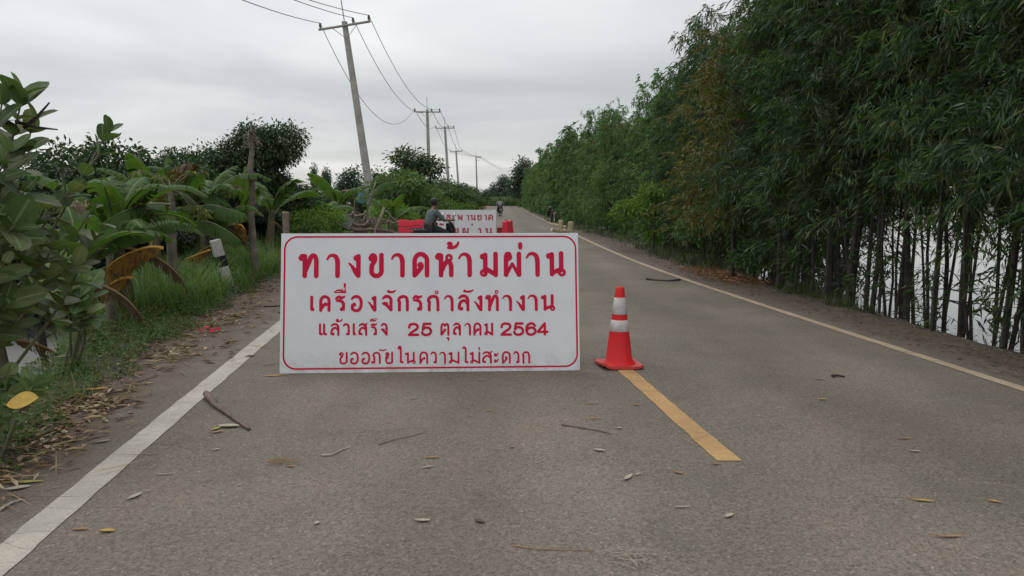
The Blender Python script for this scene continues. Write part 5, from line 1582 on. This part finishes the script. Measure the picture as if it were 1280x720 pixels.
# ------------------------------------------------------------------ banana plants
def bananamat(name, stops, edge):
    m, t, b = new_mat(name)
    co = coord(t)
    at_ = N(t, 'ShaderNodeAttribute'); at_.attribute_name = 'rib'
    g = N(t, 'ShaderNodeNewGeometry')
    c = ramp(t, noise(t, co, 2.5, 4, 0.6), stops)
    al = N(t, 'ShaderNodeAttribute'); al.attribute_name = 'along'
    ws = N(t, 'ShaderNodeTexWave'); ws.inputs['Scale'].default_value = 14 if 'green' not in name else 26
    ws.inputs['Distortion'].default_value = 1.5; ws.inputs['Detail'].default_value = 2
    cx = N(t, 'ShaderNodeCombineXYZ'); t.links.new(al.outputs['Fac'], cx.inputs[0]); t.links.new(at_.outputs['Fac'], cx.inputs[2])
    t.links.new(cx.outputs[0], ws.inputs['Vector'])
    c = mixc(t, 1.0, c, ramp(t, ws.outputs['Fac'], [(0.0, 0.55 if 'green' not in name else 0.8), (0.5, 1.0), (1.0, 1.12)]), 'MULTIPLY')
    if 'green' not in name:
        st_ = N(t, 'ShaderNodeTexNoise'); st_.inputs['Scale'].default_value = 9; st_.inputs['Detail'].default_value = 6
        t.links.new(co, st_.inputs['Vector'])
        c = mixc(t, ramp(t, st_.outputs['Fac'], [(0.5, 0.0), (0.62, 0.85)]), c, (0.085, 0.05, 0.028))
    c = mixc(t, ramp(t, at_.outputs['Fac'], [(0.0, 1.0), (0.07, 0.0)]), c, tuple(x * 2.2 for x in stops[-1][1]))
    c = mixc(t, ramp(t, at_.outputs['Fac'], [(0.86, 0.0), (1.0, 0.7)]), c, edge)
    t.links.new(c, b.inputs['Base Color'])
    b.inputs['Roughness'].default_value = 0.55
    b.inputs['Specular IOR Level'].default_value = 0.2
    tr = N(t, 'ShaderNodeBsdfTranslucent')
    t.links.new(mixc(t, 1.0, c, (1.3, 1.5, 0.6), 'MULTIPLY'), tr.inputs[0])
    mx_ = N(t, 'ShaderNodeMixShader'); mx_.inputs[0].default_value = 0.4
    t.links.new(b.outputs[0], mx_.inputs[1]); t.links.new(tr.outputs[0], mx_.inputs[2])
    t.links.new(mx_.outputs[0], t.nodes['Material Output'].inputs[0])
    wv = N(t, 'ShaderNodeTexWave'); wv.inputs['Scale'].default_value = 14; wv.inputs['Distortion'].default_value = 1.0
    t.links.new(co, wv.inputs[0])
    bump(t, b, wv.outputs['Fac'], 0.15, 0.01)
    return m
M['banana'] = bananamat('banana_leaf_green', [(0.3, (0.042, 0.08, 0.022)), (0.55, (0.07, 0.125, 0.03)), (0.75, (0.105, 0.165, 0.044))], (0.11, 0.10, 0.04))
M['banana_dead'] = bananamat('banana_leaf_orange', [(0.3, (0.22, 0.115, 0.035)), (0.55, (0.36, 0.19, 0.05)), (0.75, (0.44, 0.27, 0.08))], (0.12, 0.06, 0.03))
M['banana_brown'] = bananamat('banana_leaf_brown', [(0.3, (0.07, 0.045, 0.028)), (0.55, (0.12, 0.08, 0.045)), (0.75, (0.17, 0.115, 0.065))], (0.07, 0.045, 0.03))
M['banana_stem'] = surf('banana_stem', (0.13, 0.12, 0.06), (0.07, 0.05, 0.035), 6, 0.6, bmp=0.2)
def banana_leaf(path, Wd, rng, tear=0.35, vee=0.25, name='leaf', mat=None, parent=None, roll=0.0, stalk=0.16, hang=0.0):
    """broad blade along a path of points; torn here and there into strips"""
    pts = [Vector(q) for q in path]
    P_ = smooth_pts([tuple(q) for q in pts], 9)
    P_ = [Vector(q[:3]) for q in P_]
    n = len(P_)
    V_ = []; F_ = []; rib = []; alo = []
    up0 = Vector((0, 0, 1))
    fr = []
    for i in range(n):
        t_ = (P_[min(i + 1, n - 1)] - P_[max(i - 1, 0)]).normalized()
        sd_ = t_.cross(up0)
        sd_ = sd_.normalized() if sd_.length > .05 else Vector((1, 0, 0))
        nn = sd_.cross(t_).normalized()
        if roll:
            q = Matrix.Rotation(roll, 3, t_); sd_ = q @ sd_; nn = q @ nn
        fr.append((t_, sd_, nn))
    def wid(q):
        if q < stalk: return 0.012
        jag = rng.uniform(.72, 1.08) if hang > .85 else 1.0
        s_ = (q - stalk) / (1 - stalk)
        return jag * Wd * 0.5 * (math.sin(math.pi * min(1, s_ * .93 + .07)) ** .55) * (1 - .12 * s_) + .004
    for side in (-1, 1):
        i = 0; newv = True; tw = 0.0
        prev_ids = None
        for i in range(n):
            q = i / (n - 1)
            if q > stalk + .05 and rng.uniform() < tear:
                prev_cut = True; tw_new = rng.normal(0, .28)
            else:
                prev_cut = False; tw_new = tw
            def rowv(tw_, shrink):
                t_, sd_, nn = fr[i]
                wv_ = wid(q)
                ids = []
                for k in range(4):
                    f_ = k / 3
                    dz = vee * f_ * wv_ * (1 - 1.6 * f_) * 2 - abs(tw_) * wv_ * f_ ** 1.5 * .9
                    c = P_[i] + sd_ * side * wv_ * f_ * (1 - hang * (.75 + .25 * f_)) + Vector((0, 0, -1)) * wv_ * f_ * hang * (1.0 if side > 0 else .8) + nn * dz * (1 - hang) + t_ * (wv_ * .35 * f_ + shrink * f_)
                    V_.append(c); rib.append(f_ if q > stalk else 0.0); alo.append(q)
                    ids.append(len(V_) - 1)
                return ids
            ids = rowv(tw, -.010 if prev_cut else 0)
            if prev_ids:
                for k in range(3):
                    f_ = (prev_ids[k], ids[k], ids[k + 1], prev_ids[k + 1])
                    F_.append(f_ if side > 0 else tuple(reversed(f_)))
            if prev_cut:
                tw = tw_new
                ids = rowv(tw, .016)
            prev_ids = ids
    me = bpy.data.meshes.new(name)
    me.from_pydata([tuple(v) for v in V_], [], F_)
    a_ = me.attributes.new('rib', 'FLOAT', 'POINT'); a_.data.foreach_set('value', np.array(rib, np.float32))
    a_ = me.attributes.new('along', 'FLOAT', 'POINT'); a_.data.foreach_set('value', np.array(alo, np.float32))
    me.polygons.foreach_set('use_smooth', [True] * len(F_))
    me.materials.append(mat)
    o = link(bpy.data.objects.new(name, me), parent)
    # midrib
    r_ = MB().tube([P_[i] - fr[i][2] * .008 for i in range(0, n - 3)], [max(.022 * (1 - i / n), .004) for i in range(0, n - 3)], 5, caps=False)
    r_.build('midrib', M['stem'] if mat is M['banana'] else mat, o)
    return o
def arc_path(base, az, L, el0, droop, k=6):
    """rises from base at el0 and bends over"""
    pts = [Vector(base)]; el = el0
    h = L / k
    for i in range(k):
        d = Vector((math.cos(az) * math.cos(el), math.sin(az) * math.cos(el), math.sin(el)))
        pts.append(pts[-1] + d * h)
        el -= droop / k * (0.5 + i / k)
    return pts
def banana(px, Y, H_, nl, seed, label, L=1.5, Wd=.42, azs=None, stems=1, dead=0):
    rng = np.random.default_rng(seed)
    b_ = ground_at(px, Y)
    r_ = empty('banana_plant', b_, 0, label, 'banana plant', 'banana plants on the left bank')
    for s_ in range(stems):
        ox, oy = (0, 0) if s_ == 0 else (rng.uniform(-.35, .35), rng.uniform(-.3, .3))
        hh = H_ * (1 if s_ == 0 else rng.uniform(.55, .85))
        top = Vector((ox + rng.normal(0, .08), oy + rng.normal(0, .05), hh))
        MB().tube([(ox, oy, -.3), (ox, oy, hh * .4), tuple(top)], [.12, .10, .055], 10).build('stem', M['banana_stem'], r_)
        n = nl if s_ == 0 else max(3, nl - 3)
        for k in range(n):
            az = (azs[k % len(azs)] if azs and s_ == 0 else 6.283 * k / n + rng.uniform(-.4, .4))
            e0 = rng.uniform(.75, 1.35); dr = rng.uniform(1.3, 2.4)
            l = L * rng.uniform(.75, 1.1)
            banana_leaf(arc_path(top - Vector((0, 0, .1)), az, l, e0, dr), Wd * rng.uniform(.8, 1.1), rng, rng.choice([.1, .25, .5]), mat=M['banana'], parent=r_, roll=rng.normal(0, .25))
        for k in range(dead):
            az = rng.uniform(0, 6.283)
            banana_leaf(arc_path(Vector((ox, oy, hh * .85)), az, L * .75, -.2, 1.4), Wd * 1.0, rng, .45, mat=M['banana_brown'], parent=r_, roll=0, name='dead_leaf', hang=.87)
    return r_
b1 = banana(150, 9.6, 1.15, 9, 501, 'large banana plant with orange dead leaves in front of the papaya', 1.35, .34, stems=2, dead=2)
b2 = banana(95, 8.4, 1.0, 8, 502, 'banana plant with dark torn leaves behind the large waxy shrub', 1.2, .32, stems=1, dead=2)
b3 = banana(-14, 7.6, 1.0, 7, 503, 'banana plant low at the left edge under the waxy shrub', 1.1, .32, stems=1, dead=2)
b4 = banana(255, 14.0, 1.25, 9, 504, 'banana plant with broad arching leaves between the papaya and the dead trunk', 1.45, .38, stems=2, dead=1)
b5 = banana(335, 17.5, 1.2, 7, 505, 'banana plant behind the bare dead trunk', 1.4, .38, stems=1, dead=1)
b6 = banana(395, 26, .75, 8, 506, 'banana plant behind the left half of the nearest sign', 1.6, .5, stems=2)
b7 = banana(424, 30, 1.2, 8, 507, 'bright banana plant left of the leaning electricity pole', 1.9, .6, stems=1)
b8 = banana(488, 30, 0.7, 7, 508, 'banana plant with low spreading leaves right of the leaning electricity pole', 1.7, .42, stems=1)
b9 = banana(190, 12.3, 1.3, 7, 509, 'banana plant with upright leaves just behind the papaya', 1.3, .36, stems=1, dead=1)
def extra(parent, pix, Wd, mat, seed, name='leaf', tear=.2, roll=0.0, vee=.25, hang=0.0):
    rng = np.random.default_rng(seed)
    pts = [at(x, y, Y) - parent.location for x, y, Y in pix]
    return banana_leaf(pts, Wd, rng, tear, vee, name, mat, parent, roll, .08, hang)
# leaves one can pick out in the photograph
o = extra(b1, [(203, 309, 9.6), (186, 308, 9.4), (160, 316, 9.2), (140, 328, 9.1), (130, 342, 9.0)], .64, M['banana_dead'], 1, 'dead_leaf', .5, 0, hang=.88); o['label'] = 'orange dying leaf'
o = extra(b1, [(165, 346, 9.5), (150, 348, 9.3), (136, 356, 9.2), (126, 366, 9.1)], .48, M['banana_dead'], 2, 'dead_leaf', .45, 0, hang=.88); o['label'] = 'orange dying leaf'
o = extra(b4, [(262, 312, 13.4), (245, 318, 13.0), (230, 324, 12.8)], .62, M['banana_dead'], 3, 'dead_leaf', .45, 0, hang=.88); o['label'] = 'yellow dying leaf'
o = extra(b4, [(290, 280, 13.6), (302, 281, 13.4), (308, 290, 13.4)], .60, M['banana_dead'], 4, 'dead_leaf', .45, 0, hang=.88); o['label'] = 'yellow dying leaf'
o = extra(b6, [(388, 252, 25.6), (375, 256, 25.3), (362, 262, 25.2)], .7, M['banana_dead'], 5, 'dead_leaf', .3, 0, hang=.9); o['label'] = 'orange dying leaf'
extra(b4, [(228, 262, 13.6), (262, 256, 13.3), (290, 262, 13.1), (308, 268, 13.0)], .6, M['banana'], 6, hang=.6)
extra(b4, [(222, 285, 13.4), (255, 276, 12.9), (285, 288, 12.7), (302, 302, 12.6)], .55, M['banana'], 7, hang=.65)
extra(b4, [(235, 232, 14.2), (262, 242, 13.8), (285, 258, 13.6)], .42, M['banana'], 8, roll=.3)
extra(b1, [(212, 255, 10.2), (180, 255, 9.7), (145, 268, 9.2), (112, 290, 8.8)], .6, M['banana'], 9, hang=.6)
extra(b1, [(150, 258, 9.6), (140, 238, 9.5), (128, 222, 9.4)], .34, M['banana'], 10, roll=.2)
extra(b5, [(305, 245, 15.6), (305, 225, 15.5), (306, 208, 15.5)], .32, M['banana'], 11, tear=.02)
extra(b5, [(303, 262, 15.4), (312, 245, 15.0), (322, 232, 15), (334, 238, 15)], .34, M['banana'], 12, tear=.02)
o = extra(b5, [(306, 238, 15.2), (290, 230, 14.9), (268, 233, 14.7)], .5, M['banana_brown'], 13, 'dead_leaf', .3, 0, hang=.8)
extra(b9, [(205, 250, 12.3), (206, 225, 12.2), (207, 198, 12.2)], .40, M['banana'], 14, tear=.15)
extra(b9, [(228, 245, 12.3), (240, 222, 12.2), (246, 206, 12.2)], .36, M['banana'], 15, tear=.25)
extra(b9, [(218, 232, 12.2), (224, 215, 12.1), (236, 205, 12.0), (242, 212, 12)], .5, M['banana_brown'], 16, 'dead_leaf', .3)
extra(b8, [(461, 248, 29), (470, 236, 28.6), (482, 228, 28.4), (495, 228, 28.3)], .8, M['banana'], 17, hang=.7)
extra(b6, [(350, 252, 24.5), (372, 247, 24.2), (395, 250, 24), (414, 258, 23.8)], .8, M['banana'], 18, hang=.7)

# ------------------------------------------------------------------ large waxy shrubs at the left edge
def broad_leaf(mb, base, d, up, L, Wd, cup=.12, droop=.12):
    d = Vector(d).normalized(); up = Vector(up)
    sd_ = d.cross(up)
    sd_ = sd_.normalized() if sd_.length > 1e-3 else d.orthogonal().normalized()
    nn = sd_.cross(d).normalized()
    vs = []; ks = (0, .14, .32, .52, .72, .88, 1.0)
    wd = (.0, .68, .96, 1.0, .92, .64, .0)
    vs.append(Vector(base))
    for q, w_ in zip(ks[1:-1], wd[1:-1]):
        c = Vector(base) + d * L * q - nn * droop * L * q * q
        h = Wd * .5 * w_
        vs += [c - sd_ * h + nn * h * cup * 2, c, c + sd_ * h + nn * h * cup * 2]
    vs.append(Vector(base) + d * L - nn * droop * L)
    fs = [(0, 2, 1), (0, 3, 2)]
    for i in range(4):
        a = 1 + 3 * i
        fs += [(a, a + 1, a + 4, a + 3), (a + 1, a + 2, a + 5, a + 4)]
    a = 13; fs += [(a, a + 1, a + 3), (a + 1, a + 2, a + 3)]
    mb.add(vs, fs, True)
    mb.rib = (mb.rib or []) + [0.0] + [1.0, 0.0, 1.0] * 5 + [0.4]
def waxy_shrub(base, tips, label, seed, L=.19, step=.125, start=.4):
    rng = np.random.default_rng(seed)
    base = Vector(base); base.z = ground_z(base.x, base.y)
    r_ = empty('shrub', base, 0, label, 'shrub')
    st = MB(); lf = MB()
    for tip_ in tips:
        tx, ty, tY = tip_[:3]
        stt = tip_[3] if len(tip_) > 3 else start
        tp = at(tx, ty, tY) - base
        bow = Vector(rng.normal(0, .10, 3)) + Vector((0, 0, .12))
        path = [Vector((rng.normal(0, .05), rng.normal(0, .05), -.1)), tp * .35 + bow, tp * .7 + bow * .8, tp]
        sm = [Vector(q[:3]) for q in smooth_pts([tuple(q) for q in path], 8)]
        st.tube(sm, [.015 * (1 - .72 * i / (len(sm) - 1)) for i in range(len(sm))], 6)
        tot = sum((sm[i + 1] - sm[i]).length for i in range(len(sm) - 1))
        npairs = int(tot * (1 - stt) / step)
        ph = rng.uniform(0, 3.14)
        for k in range(npairs + 1):
            q = stt + (1 - stt) * k / max(npairs, 1)
            fi = q * (len(sm) - 1); i = min(int(fi), len(sm) - 2)
            c = sm[i].lerp(sm[i + 1], fi - i); ax = (sm[i + 1] - sm[i]).normalized()
            o1 = ax.orthogonal().normalized(); o2 = ax.cross(o1)
            ph += math.pi / 2 + rng.normal(0, .25)
            sz = L * rng.uniform(.6, 1.25) * (0.65 if q > .96 else 1)
            for s_ in (0, math.pi):
                rad = o1 * math.cos(ph + s_) + o2 * math.sin(ph + s_)
                d = rad * .8 + ax * (.55 if q < .93 else 1.1) + Vector((0, 0, .05))
                broad_leaf(lf, c, d, ax + Vector((0, 0, .4)), sz, sz * rng.uniform(.54, .70), rng.uniform(.02, .2), rng.uniform(.0, .3))
    st.build('stems', M['stem'], r_)
    lo = lf.build('leaves', M['calo'], r_)
    a_ = lo.data.attributes.new('rib', 'FLOAT', 'POINT'); a_.data.foreach_set('value', np.array(lf.rib, np.float32))
    return r_
b0 = gr(-30, 470)
waxy = waxy_shrub((-3.55, 4.7, 0), [(28, 122, 4.6, .6), (5, 115, 4.5, .6), (44, 150, 4.7, .8), (-8, 150, 4.4), (10, 190, 4.3, .6), (134, 166, 5.1, .94), (122, 195, 5.0, .90), (88, 240, 4.8, .55), (30, 240, 4.4, .5), (115, 262, 5.0, .6), (18, 285, 4.2), (70, 300, 4.6, .5), (118, 300, 4.9, .6), (40, 318, 4.4), (5, 330, 4.1), (92, 332, 4.7, .6), (-20, 250, 4.2), (55, 262, 4.6, .55), (8, 372, 4.2)],
           'tall shrub with large oval waxy grey green leaves at the left edge', 601)
mb = MB(); rng = np.random.default_rng(5)
c0_ = at(101, 259, 4.75) - waxy.location
for k in range(46):
    d = Vector(rng.normal(0, 1, 3)).normalized(); d.z = abs(d.z) * .7
    e_ = c0_ + d * rng.uniform(.03, .062)
    mb.tube([c0_ - Vector((0, 0, .04)), e_], .0022, 4, caps=False).lathe([(0, -.006), (.007, 0), (.0, .008)], 6, e_)
mb.build('flower_cluster', M['flower'], waxy)
mb = MB()
for a_, b__ in (((20, 152, 4.6), (72, 162, 4.55)), ((30, 160, 4.6), (62, 128, 4.6))):
    pa = at(*a_) - waxy.location; pb = at(*b__) - waxy.location
    mb.tube([pa, (pa + pb) / 2 + Vector((0, 0, -.01)), pb], [.012, .009, .004], 6)
mb.build('bare_twigs', M['bark'], waxy)
waxy_shrub((-3.75, 6.6, 0), [(85, 345, 6.2), (104, 352, 6.3), (62, 358, 6.2), (96, 375, 6.2), (80, 330, 6.5)],
           'smaller waxy leaved shrub low in front of the banana stems', 602, .20, .10, .35)
waxy_shrub((-2.85, 4.25, 0), [(8, 470, 4.25), (28, 474, 4.25), (40, 482, 4.2), (20, 492, 4.2), (-8, 480, 4.2), (10, 505, 4.1)],
           'young waxy leaved seedling among the weeds at the left edge of the asphalt', 603, .11, .07, .35)
# dead stub standing in the water
b_ = gr(58, 443, -.1); mb = MB()
st_o = MB().tube([(0, 0, -.5), (-.03, 0, .10), (-.06, .02, .30)], [.045, .04, .035], 8).tube([(-.03, 0, .1), (-.16, 0, .2), (-.20, 0, .05)], [.012, .009, .006], 5).tube([(-.02, 0, .16), (.08, .03, .22), (.11, .03, .08)], [.010, .008, .005], 5).build('tree_stump', M['bark'])
st_o.location = b_
tag(st_o, 'thin dead stub standing in the bright water behind the left weeds', 'tree stump')

# ------------------------------------------------------------------ things lying on the road
def leafthing(name, px, py, L, Wd, az, mat, label, cat, group=None, curl=.3, z=.006):
    p = gr(px, py); mb = MB()
    if ground_z(p.x, p.y) < -.03: p.z = ground_z(p.x, p.y) + .12
    vs = []; n = 7
    for i in range(n + 1):
        q = i / n - .5
        w_ = Wd * .5 * max(0, math.cos(math.pi * q)) ** .8
        zc = curl * L * q * q * .7
        for s_ in (-1, 0, 1):
            vs.append((L * q, w_ * s_ + .04 * L * math.sin(q * 4), z + zc + abs(s_) * w_ * curl))
    k = len(vs); fs = []
    vs += [(x, y, zz - .0016) for x, y, zz in vs]
    for i in range(n):
        for j in (0, 1):
            a = 3 * i + j
            fs += [(a, a + 3, a + 4, a + 1), (k + a, k + a + 1, k + a + 4, k + a + 3)]
    mb.add(vs, fs, True)
    mb.tube([(-L * .5, 0, z + .004 + curl * L * .17), (-L * .62, .01, z + .002)], .0015, 4)
    o = mb.build(name, mat)
    o.location = p; o.rotation_euler = (0, 0, az)
    return tag(o, label, cat, group)
LM = {'pale': surf('pale_dry_leaf', (0.44, 0.40, 0.31), (0.32, 0.28, 0.21), 40, .8), 'tan': surf('tan_dry_leaf', (0.34, 0.22, 0.11), (0.25, 0.15, 0.08), 40, .8),
      'yellow': surf('yellow_leaf', (0.50, 0.34, 0.06), (0.40, 0.24, 0.05), 30, .7), 'brown': surf('brown_leaf', (0.13, 0.085, 0.055), (0.08, 0.055, 0.04), 40, .85), 'green': surf('yellow_green_leaf', (0.30, 0.32, 0.06), (0.36, 0.28, 0.07), 14, .7)}
GLV = 'fallen leaves scattered on the asphalt'
ll = [(168, 622, .11, .035, 1.1, 'pale'), (205, 594, .10, .014, .1, 'pale'), (134, 665, .085, .032, -.2, 'yellow'), (100, 663, .10, .02, -.1, 'tan'), (272, 541, .10, .03, .5, 'tan'),
      (363, 584, .06, .018, -.3, 'tan'), (540, 573, .11, .02, 0, 'tan'), (534, 585, .09, .018, .4, 'pale'), (785, 598, .12, .03, .9, 'pale'), (797, 594, .06, .014, .7, 'pale'), (749, 564, .085, .035, -.5, 'pale'),
      (600, 653, .07, .03, -.7, 'brown'), (528, 652, .085, .03, -.2, 'pale'), (742, 524, .15, .012, 0, 'yellow'), (738, 505, .11, .010, 0, 'yellow'), (795, 507, .07, .018, -.6, 'tan'), (773, 536, .06, .022, -.3, 'pale'),
      (705, 511, .05, .012, .2, 'tan'), (516, 499, .055, .014, .6, 'pale'), (612, 514, .055, .014, .3, 'yellow'), (600, 476, .08, .014, 0, 'pale'), (562, 474, .07, .012, 0, 'tan'),
      (852, 635, .10, .014, -.1, 'pale'), (911, 646, .075, .03, .6, 'pale'), (1153, 627, .12, .022, -.4, 'yellow'), (1243, 628, .07, .02, -.7, 'yellow'), (1186, 672, .15, .02, -.1, 'tan'), (1130, 549, .10, .018, -.1, 'tan'), (1143, 565, .08, .022, -.4, 'pale'),
      (1024, 475, .09, .025, -.4, 'tan'), (1028, 500, .06, .025, 0, 'yellow'), (270, 563, .06, .02, .3, 'pale'), (128, 553, .10, .03, .6, 'pale'), (150, 508, .1, .03, .2, 'pale'), (90, 550, .11, .026, -.2, 'pale'),
      (185, 480, .09, .024, .4, 'pale'), (895, 581, .07, .016, 0, 'tan'), (848, 592, .07, .02, -.8, 'tan'), (640, 560, .05, .016, .4, 'tan'), (396, 655, .045, .025, 1.2, 'pale')]
NMC = {'pale': 'pale grey dry', 'tan': 'tan dry', 'yellow': 'yellow', 'brown': 'dark brown curled', 'green': 'yellow green'}
def zone(x, y):
    if x < 330: return 'lying beside the left white line'
    if y < 560 and x < 720: return 'lying close in front of the nearest sign'
    if x < 800 and y < 545: return 'lying between the nearest sign and the yellow dash'
    if x < 720: return 'lying on the open asphalt at the bottom middle of the photo'
    if x < 960: return 'lying near the lower end of the yellow dash'
    return 'lying on the right lane near the cream line'
for px, py, L, Wd, az, kd in ll:
    leafthing('fallen_leaf', px, py, L * .88, Wd * .9, az, LM[kd], '%s leaf %s' % (NMC[kd], zone(px, py)), 'leaf', GLV)
leafthing('fallen_leaf', 286, 534, .15, .06, -.15, LM['pale'], 'large pale curled leaf beside the dark stick', 'leaf', GLV)
leafthing('fallen_leaf', 270, 537, .09, .03, .9, LM['green'], 'yellow green leaf under the large pale leaf by the stick', 'leaf', GLV)
leafthing('fallen_leaf', 28, 604, .22, .035, .0, LM['green'], 'long yellow green leaf at the left edge by the weeds', 'leaf', GLV, .15)
leafthing('fallen_leaf', 22, 612, .12, .045, .35, LM['pale'], 'pale crumpled leaf just below the long yellow green leaf', 'leaf', GLV)
yl = leafthing('fallen_leaf', 28, 516, .15, .105, .2, LM['yellow'], 'big bright yellow leaf resting on the weeds at the left edge', 'leaf', GLV, .4, .0)
yl.location = at(29, 503, 3.95); yl.rotation_euler = (R(38), R(-8), R(14))
leafthing('fallen_leaf', 82, 466, .16, .05, .7, LM['pale'], 'pale silvery leaf lying on the creeping weeds', 'leaf', GLV, .3, .05)
leafthing('fallen_leaf', 118, 491, .2, .06, .25, LM['yellow'], 'curled yellow leaf in the straw left of the white line', 'leaf', GLV, .4, .02)
leafthing('fallen_leaf', 62, 525, .24, .05, .05, LM['tan'], 'long tan dead leaf in the straw at the left edge', 'leaf', GLV, .3, .02)
leafthing('fallen_leaf', 335, 383, .42, .12, -.2, LM['brown'], 'dark flat dead leaf beside the left edge of the nearest sign', 'leaf', GLV, .12)
leafthing('fallen_leaf', 345, 470, .20, .03, .1, LM['yellow'], 'yellowish leaf stalk at the bottom left corner of the nearest sign', 'leaf', GLV, .05)
def stick(pts, r_, mat, label, name='stick', side=()):
    P_ = [gr(x, y) for x, y in pts]
    base = P_[0].copy(); n = len(P_)
    rr = r_ if hasattr(r_, '__len__') else [r_ * (1 - .5 * i / (n - 1)) for i in range(n)]
    mb = MB().tube([q - base + Vector((0, 0, rr[i] + .003)) for i, q in enumerate(P_)], rr, 7)
    for sp_ in side:
        Q_ = [gr(x, y) - base + Vector((0, 0, .012)) for x, y in sp_]
        mb.tube(Q_, [r_[0] * .3 if hasattr(r_, '__len__') else r_ * .5] * len(Q_), 5)
    o = mb.build(name, mat); o.location = base
    return tag(o, label, 'stick')
stick([(258, 497), (268, 509), (285, 520), (300, 531), (312, 539)], [.026, .018, .014, .012, .010], M['wood'], 'dark stick with a thick broken end touching the left white line', side=([(268, 509), (269, 501)],))
stick([(702, 532), (722, 535), (745, 539), (763, 543)], .006, M['wood'], 'thin dark twig between the nearest sign and the yellow dash', 'twig')
stick([(402, 571), (415, 570), (428, 563), (438, 560)], .006, LM['pale'], 'pale bent twig in front of the left half of the sign', 'twig')
stick([(473, 557), (495, 550), (515, 546), (532, 540)], .003, M['wood'], 'very thin dark twig in front of the middle of the sign', 'twig')
stick([(808, 350), (820, 351), (835, 352), (850, 351)], [.02, .012, .012, .02], M['bark'], 'dark stick lying on the road beyond the traffic cone', 'stick')
stick([(640, 683), (665, 687), (690, 688), (740, 689)], .003, LM['tan'], 'long straw near the bottom middle of the photo', 'straw')
stick([(0, 640), (14, 631), (28, 626)], .008, LM['pale'], 'pale pair-like dry stem at the left edge below the pale crumpled leaf', 'stick')
stick([(55, 548), (85, 535), (120, 523)], .007, LM['tan'], 'long tan dry stem lying in the litter left of the white line', 'stick')
stick([(60, 512), (90, 502), (128, 491)], .008, LM['tan'], 'long tan stalk under the curled yellow leaf', 'stick')
stick([(150, 480), (175, 478), (198, 470)], .005, M['wood'], 'thin dark twig on the asphalt just right of the left weeds', 'twig')
stick([(1040, 472), (1046, 471), (1056, 472)], .012, M['bark'], 'short dark twig on the right lane', 'twig')
for k, (px, py, lab) in enumerate(((785, 699, 'small clump of dry straw at the bottom middle of the photo'), (352, 578, 'small clump of dry grass on the asphalt left of the sign'))):
    rng = np.random.default_rng(k + 9); mb = MB()
    for i in range(26):
        a = rng.uniform(0, 6.28); c = rng.normal(0, .035, 2); l = rng.uniform(.03, .09)
        z0 = rng.uniform(.004, .02)
        d = Vector((math.cos(a), math.sin(a) * .6, 0)) * l
        mb.tube([Vector((c[0], c[1], z0)) - d, Vector((c[0], c[1], z0 + .006)), Vector((c[0], c[1], z0)) + d], .0012, 4, caps=False)
    o = mb.build('straw_clump', LM['tan'] if k else LM['pale']); o.location = gr(px, py)
    tag(o, lab, 'straw')
p_ = gr(263, 415); u_ = 0
o = MB()
rng = np.random.default_rng(15)
for i in range(9):
    c = rng.normal(0, .05, 2)
    o.box((c[0], c[1], .02 + .01 * i * .3), (.05, .03, .004), tuple(rng.normal(0, .5, 3)))
o = o.build('paper_scraps', M['ink']); o.location = p_; o['category'] = 'paper scraps'; o['label'] = 'scatter of red paper scraps in the litter left of the white line'
